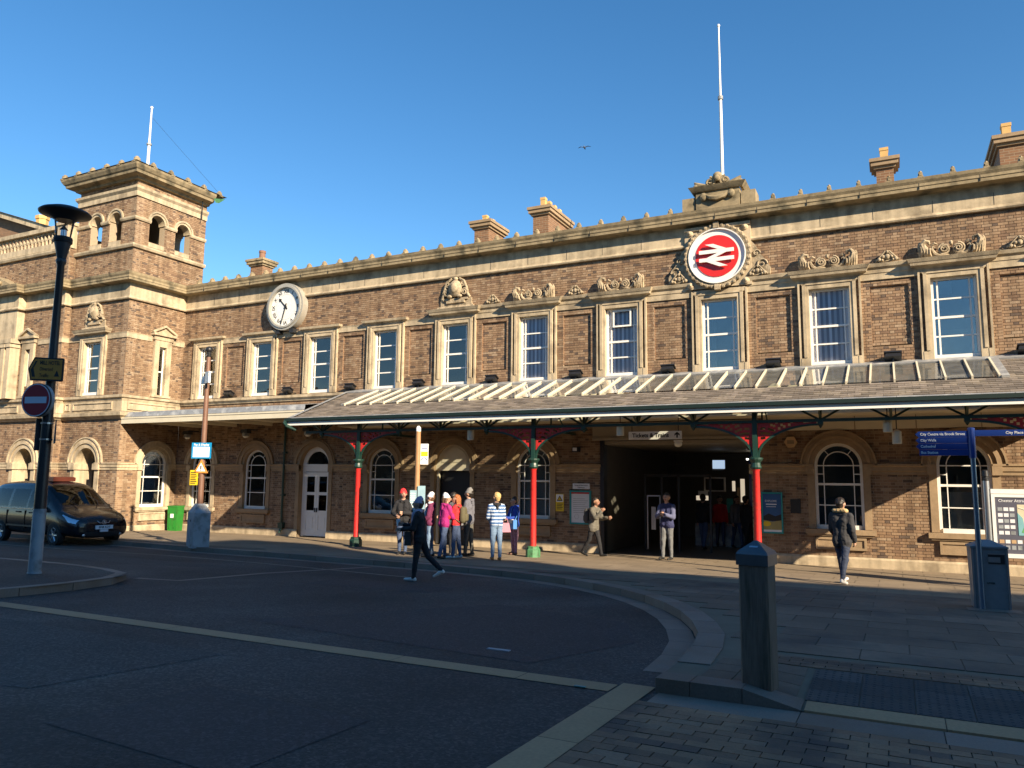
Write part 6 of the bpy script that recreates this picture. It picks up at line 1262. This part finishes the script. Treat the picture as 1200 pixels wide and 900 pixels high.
    def shell(name, m, pieces, vox=.010):
        q = MB()
        for p, p2, r0, r1 in pieces: capsule(q, p, p2, r0, r1)
        hm = remesh(q, vox, name, 3)
        from mathutils import noise as nz2
        for v_ in hm.vertices: v_.co += v_.normal*(nz2.noise(v_.co*38)*.007+nz2.noise(v_.co*90)*.004)
        hm.materials.clear(); hm.materials.append(m); hm.polygons.foreach_set('use_smooth', [True]*len(hm.polygons)); return share(name, hm, root, off)
    if hair:
        pcs = [(hv_(0, .024, .026), hv_(0, .022, .028), .060*H, .060*H), (hv_(0, .036, .01), hv_(0, .034, -.02), .05*H, .04*H)]
        if hairlong: pcs += [(hv_(s*.042, .02, .0), hv_(s*.045, .03, -.075), .024*H, .02*H) for s in (-1, 1)]+[(hv_(0, .045, 0), hv_(0, .05, -.085), .045*H, .035*H)]
        if hat: pcs = pcs[1:]
        shell('hair', hair, pcs)
    if hat == 'beanie':
        shell('beanie', hatmat, [(hv_(0, .016, .022), hv_(0, .022, .040), .0615*H, .055*H), (hv_(0, .026, .066), hv_(0, .032, .078), .034*H, .022*H)]); q = MB(); q.pipe([hv_(.0585*math.cos(2*PI*i/18), .013+.0605*math.sin(2*PI*i/18), .016+.006*math.cos(2*PI*(i-13.5)/18)) for i in range(18)], .0075*H, 7, closed=True); q.build('hat_brim', hatmat, root, True, loc=off)
    if scarf: shell('scarf', scarf, [(V(-.05*H, zt['s']+.03*H, -.02), V(.05*H, zt['s']+.03*H, -.02), .032*H, .032*H), (V(-.03*H, zt['s']+.035*H, .03), V(.03*H, zt['s']+.035*H, .03), .03*H, .03*H), (V(.02*H, zt['s'], -.065*H), V(.03*H, zt['w']+.02*H, -.085*H), .026*H, .022*H), (V(-.025*H, zt['s'], -.065*H), V(-.02*H, zt['w']+.06*H, -.085*H), .024*H, .02*H)])
    if collar: shell('hood', collar, [(V(-.035*H, zt['n']-.028*H, .045*H), V(.035*H, zt['n']-.028*H, .045*H), .026*H, .026*H), (V(-.05*H, zt['n']-.03*H, .02*H), V(-.03*H, zt['s']+.01*H, -.05*H), .02*H, .016*H), (V(.05*H, zt['n']-.03*H, .02*H), V(.03*H, zt['s']+.01*H, -.05*H), .02*H, .016*H), (V(0, zt['n']-.03*H, .05*H), V(0, zt['s']-.04*H, .062*H), .03*H, .018*H)])
    if hood: shell('fur_hood', hood, [(V(-.065*H, zt['n']-.005*H, .03*H), V(.065*H, zt['n']-.005*H, .03*H), .030*H, .030*H), (V(-.07*H, zt['n']-.01*H, .01*H), V(-.05*H, zt['n']-.005*H, -.03*H), .028*H, .02*H), (V(.07*H, zt['n']-.01*H, .01*H), V(.05*H, zt['n']-.005*H, -.03*H), .028*H, .02*H)])
    def world(p): p = Vector(p)+off; return root.location+Matrix.Rotation(R_(rz), 3, 'Z') @ p
    return root, world, hands, H
def carried(name, label, cat, loc, rz, shape, mats_):
    o = thing(name, label, cat, tuple(loc), R_(rz))
    for nm, fn, m in shape:
        b = MB(); fn(b); b.build(nm, mats_[m], o, True)
    return o
lil = cloth('lilac_wool', (.36, .32, .42)); wwool = cloth('white_wool', (.66, .64, .64)); mag = cloth('magenta_jacket', (.32, .012, .14)); redj = cloth('red_jacket', (.62, .025, .03)); gcoat = cloth('grey_wool_coat', (.13, .13, .155)); gtro = cloth('olive_grey_trousers', (.10, .095, .08)); bluej = cloth('royal_blue_coat', (.012, .05, .32)); stw = cloth('pale_stripe', (.55, .62, .72)); stb = cloth('blue_stripe', (.05, .12, .28)); tan = mat('tan_boot', (.42, .16, .05), .5); olive = cloth('grey_green_coat', (.12, .11, .09)); fur = mat('tan_fur', (.52, .36, .18), .9, var=.4, scale=60, bump=1, bscale=90); navy = cloth('navy_top', (.03, .035, .10)); plum = cloth('plum_coat', (.14, .02, .07))
# crossing the road
r_, W_, hn, H = person('woman in black coat and grey beanie crossing the road with a cup', -8.43, -9.45, -72, 1.60, blackc, blackc, shoe_w, lleg=(8, 2), rleg=(-22, 26), larm=(15, 6, 70, 15), rarm=(25, 8, 75, 25), hem=.44, hat='beanie', hatmat=lil, scarf=lil, hair=hair_br, lean=4, headrot=0, z=RZ(-9.45))
p = W_(hn[1][1]+hn[1][2]*.09+Vector((0, -.03, .0))); carried('coffee_cup', 'white paper cup held by the woman crossing the road', 'cup', p-Vector((0, 0, .04)), 0, [('cup', lambda b: b.lathe([(.03, 0), (.04, .11)], n=12), 0), ('lid', lambda b: b.lathe([(.043, .11), (.043, .125), (.03, .13)], n=12), 1)], [M['wink'], M['paper']])
p = W_((.0, -.20, .80)); carried('shoulder_bag', 'black shoulder bag worn by the woman crossing the road', 'bag', p, -72, [('body', lambda b: b.frus(0, 0, -.12, .14, .19, .07, .17, .05), 0), ('flap', lambda b: b.box(-.17, .17, -.078, .05, .04, .15), 0), ('strap', lambda b: b.pipe([(-.15, 0, .13), (-.12, .03, .34), (.0, .16, .58), (.1, .2, .5), (.15, .05, .13)], .012, 5), 0)], [M['black']])
# waiting group
person('person in dark jacket and red hat standing left of the timetable pole', -11.95, -4.95, 25, 1.70, blackc, denim, shoe_b, headrot=20, collar=blackc, larm=(10, 14, 85, 55), rarm=(5, 22, 65, 40), hat='beanie', hatmat=redj, hair=hair_d, lleg=(3, 2), rleg=(-3, 2))
person('person in plum coat and white beanie with scarf hidden behind the crossing woman', -10.88, -5.25, -60, 1.62, plum, denim2, shoe_b, headrot=-20, collar=plum, hat='beanie', hatmat=wwool, scarf=wwool, hair=hair_br, larm=(10, 6, 40, 20), rarm=(10, 6, 40, 20), lleg=(4, 3), rleg=(-3, 3))
person('person in magenta jacket with white beanie leaning into the group', -10.32, -5.5, 155, 1.60, mag, denim, shoe_b, collar=mag, headrot=-25, hat='beanie', hatmat=wwool, hair=hair_br, hairlong=True, lean=6, lleg=(12, 8), rleg=(-10, 6), larm=(30, 8, 40, 10), rarm=(20, 8, 60, 20))
r_, W_, hn, H = person('woman in bright red jacket with auburn hair and a backpack', -10.08, -5.28, -75, 1.58, redj, denim, shoe_w, collar=redj, headrot=10, hair=mat('auburn_hair', (.30, .10, .03), .6, var=.3), hairlong=True, lleg=(6, 4), rleg=(-6, 3), larm=(30, 6, 60, 20), rarm=(25, 6, 60, 20), hem=.52)
def backpack(label, W_, rz, m, H): carried('backpack', label, 'backpack', W_((0, .185, .685*H)), rz, [('body', lambda b: [capsule(b, (sx*.08, 0, -.13), (sx*.08, 0, .13), .085, .075) for sx in (-1, 0, 1)], 0), ('pocket', lambda b: [capsule(b, (sx*.06, .07, -.12), (sx*.06, .07, -.01), .05, .05) for sx in (-1, 1)], 0), ('strap', lambda b: [b.pipe([(sx*.11, -.05, .19), (sx*.12, -.16, .24), (sx*.13, -.30, .15), (sx*.14, -.31, -.02), (sx*.14, -.06, -.18)], .016, 5) for sx in (-1, 1)], 0)], [m])
backpack('olive backpack on the woman in the red jacket', W_, -75, cloth('olive_canvas', (.10, .085, .045)), H)
person('dark haired person at the back of the group in front of the doorway', -10.6, -4.55, 170, 1.66, greyc, blackc, shoe_b, hair=hair_d)
person('man in grey coat and grey beanie standing in profile right of the group', -10.30, -4.25, -82, 1.76, gcoat, gtro, shoe_b, collar=gcoat, headrot=-10, hat='beanie', hatmat=cloth('grey_knit', (.20, .19, .18)), hair=hair_d, larm=(5, 10, 45, 35), rarm=(0, 10, 50, 35), bulk=1.08, lleg=(5, 2), rleg=(-4, 2), hem=.46)
r_, W_, hn, H = person('blonde woman in blue and white striped jacket seen from behind', -9.07, -5.0, -140, 1.66, stb, denim2, tan, headrot=20, collar=blackc, hair=hair_b, larm=(10, 8, 55, 25), rarm=(10, 8, 60, 25), stripes=stw, hem=.50, lleg=(4, 2), rleg=(-3, 2))
carried('handbag', 'small pink handbag held by the striped jacket woman', 'bag', W_((-.26, -.12, .80)), -140, [('body', lambda b: b.frus(0, 0, -.13, .10, .13, .06, .09, .04), 0), ('handle', lambda b: b.pipe([(-.07, 0, .1), (-.05, 0, .2), (.05, 0, .2), (.07, 0, .1)], .01, 5), 0)], [cloth('pink_bag', (.45, .20, .26))])
r_, W_, hn, H = person('woman in royal blue coat right of the striped jacket', -9.75, -2.6, -35, 1.60, bluej, cloth('patterned_skirt', (.28, .16, .24), .5), mat('brown_boot', (.12, .06, .04), .5), collar=bluej, headrot=-25, hair=hair_d, larm=(15, 8, 75, 20), rarm=(15, 10, 70, 30), hem=.46)
carried('satchel', 'pale blue and cream satchel carried by the woman in the blue coat', 'bag', W_((.20, -.18, .85)), -35, [('body', lambda b: b.box(-.17, .17, -.06, .06, -.13, .12), 0), ('flap', lambda b: b.box(-.175, .1, -.066, .065, .02, .13), 1), ('strap', lambda b: b.pipe([(-.16, 0, .12), (-.2, .1, .45), (-.16, .15, .5), (.1, .14, .3), (.16, 0, .12)], .012, 5), 0)], [mat('blue_vinyl', (.06, .20, .50), .4), M['curtain']])
# by the entrance
r_, W_, hn, H = person('man in grey green coat with backpack walking right past the notice board', -7.75, -1.55, 78, 1.66, olive, blackc, shoe_b, skin_m=skin2, lleg=(17, 5), rleg=(-15, 20), rarm=(35, 8, 105, 15), larm=(20, 8, 80, 20), hair=hair_d, lean=6, hem=.42, bulk=1.1)
backpack('dark grey backpack on the man in the grey green coat', W_, 78, cloth('grey_canvas', (.06, .06, .055)), H)
r_, W_, hn, H = person('man in navy jacket and jeans standing in the sun at the entrance', -5.72, -1.2, -12, 1.80, navy, cloth('grey_jeans', (.13, .135, .14)), shoe_b, larm=(18, 10, 95, 45), rarm=(15, 14, 100, 50), hair=hair_d, lleg=(-2, 2), rleg=(8, 3), hem=.46, sleeves=cloth('slate_blue_sleeve', (.10, .11, .20)), bulk=1.06)
carried('phone', 'small phone held by the man at the entrance', 'phone', W_((0, -.30, 1.20)), -12, [('case', lambda b: b.box(-.035, .035, -.005, .005, -.07, .07), 0)], [M['ink']])
for lb, x, y, rz, H, t_, l_ in (('person in dark clothes deep inside the entrance hall, nearest the doors', -5.7, 3.2, 170, 1.75, blackc, denim), ('person in red top far inside the hall under the screen', -5.4, 4.4, 20, 1.68, redj, denim), ('person in black coat at the right inside the entrance hall', -4.3, 3.0, 150, 1.72, blackc, blackc), ('person in dark grey far inside the hall beside the ticket gates', -4.8, 4.2, 40, 1.7, greyc, denim)): person(lb, x, y, rz, H, t_, l_, shoe_b, hair=hair_d, lleg=(12, 4), rleg=(-10, 8), z=0)
# walking away on the right
person('person in dark parka with tan fur hood walking away on the right', -1.02, -5.35, 158, 1.68, cloth('charcoal_parka', (.028, .028, .032)), cloth('dark_blue_jeans', (.025, .035, .065)), shoe_w, hair=hair_d, hood=fur, lleg=(14, 3), rleg=(-12, 10), larm=(8, 10, 35, 15), rarm=(-4, 10, 30, 10), hem=.415, bulk=1.12)
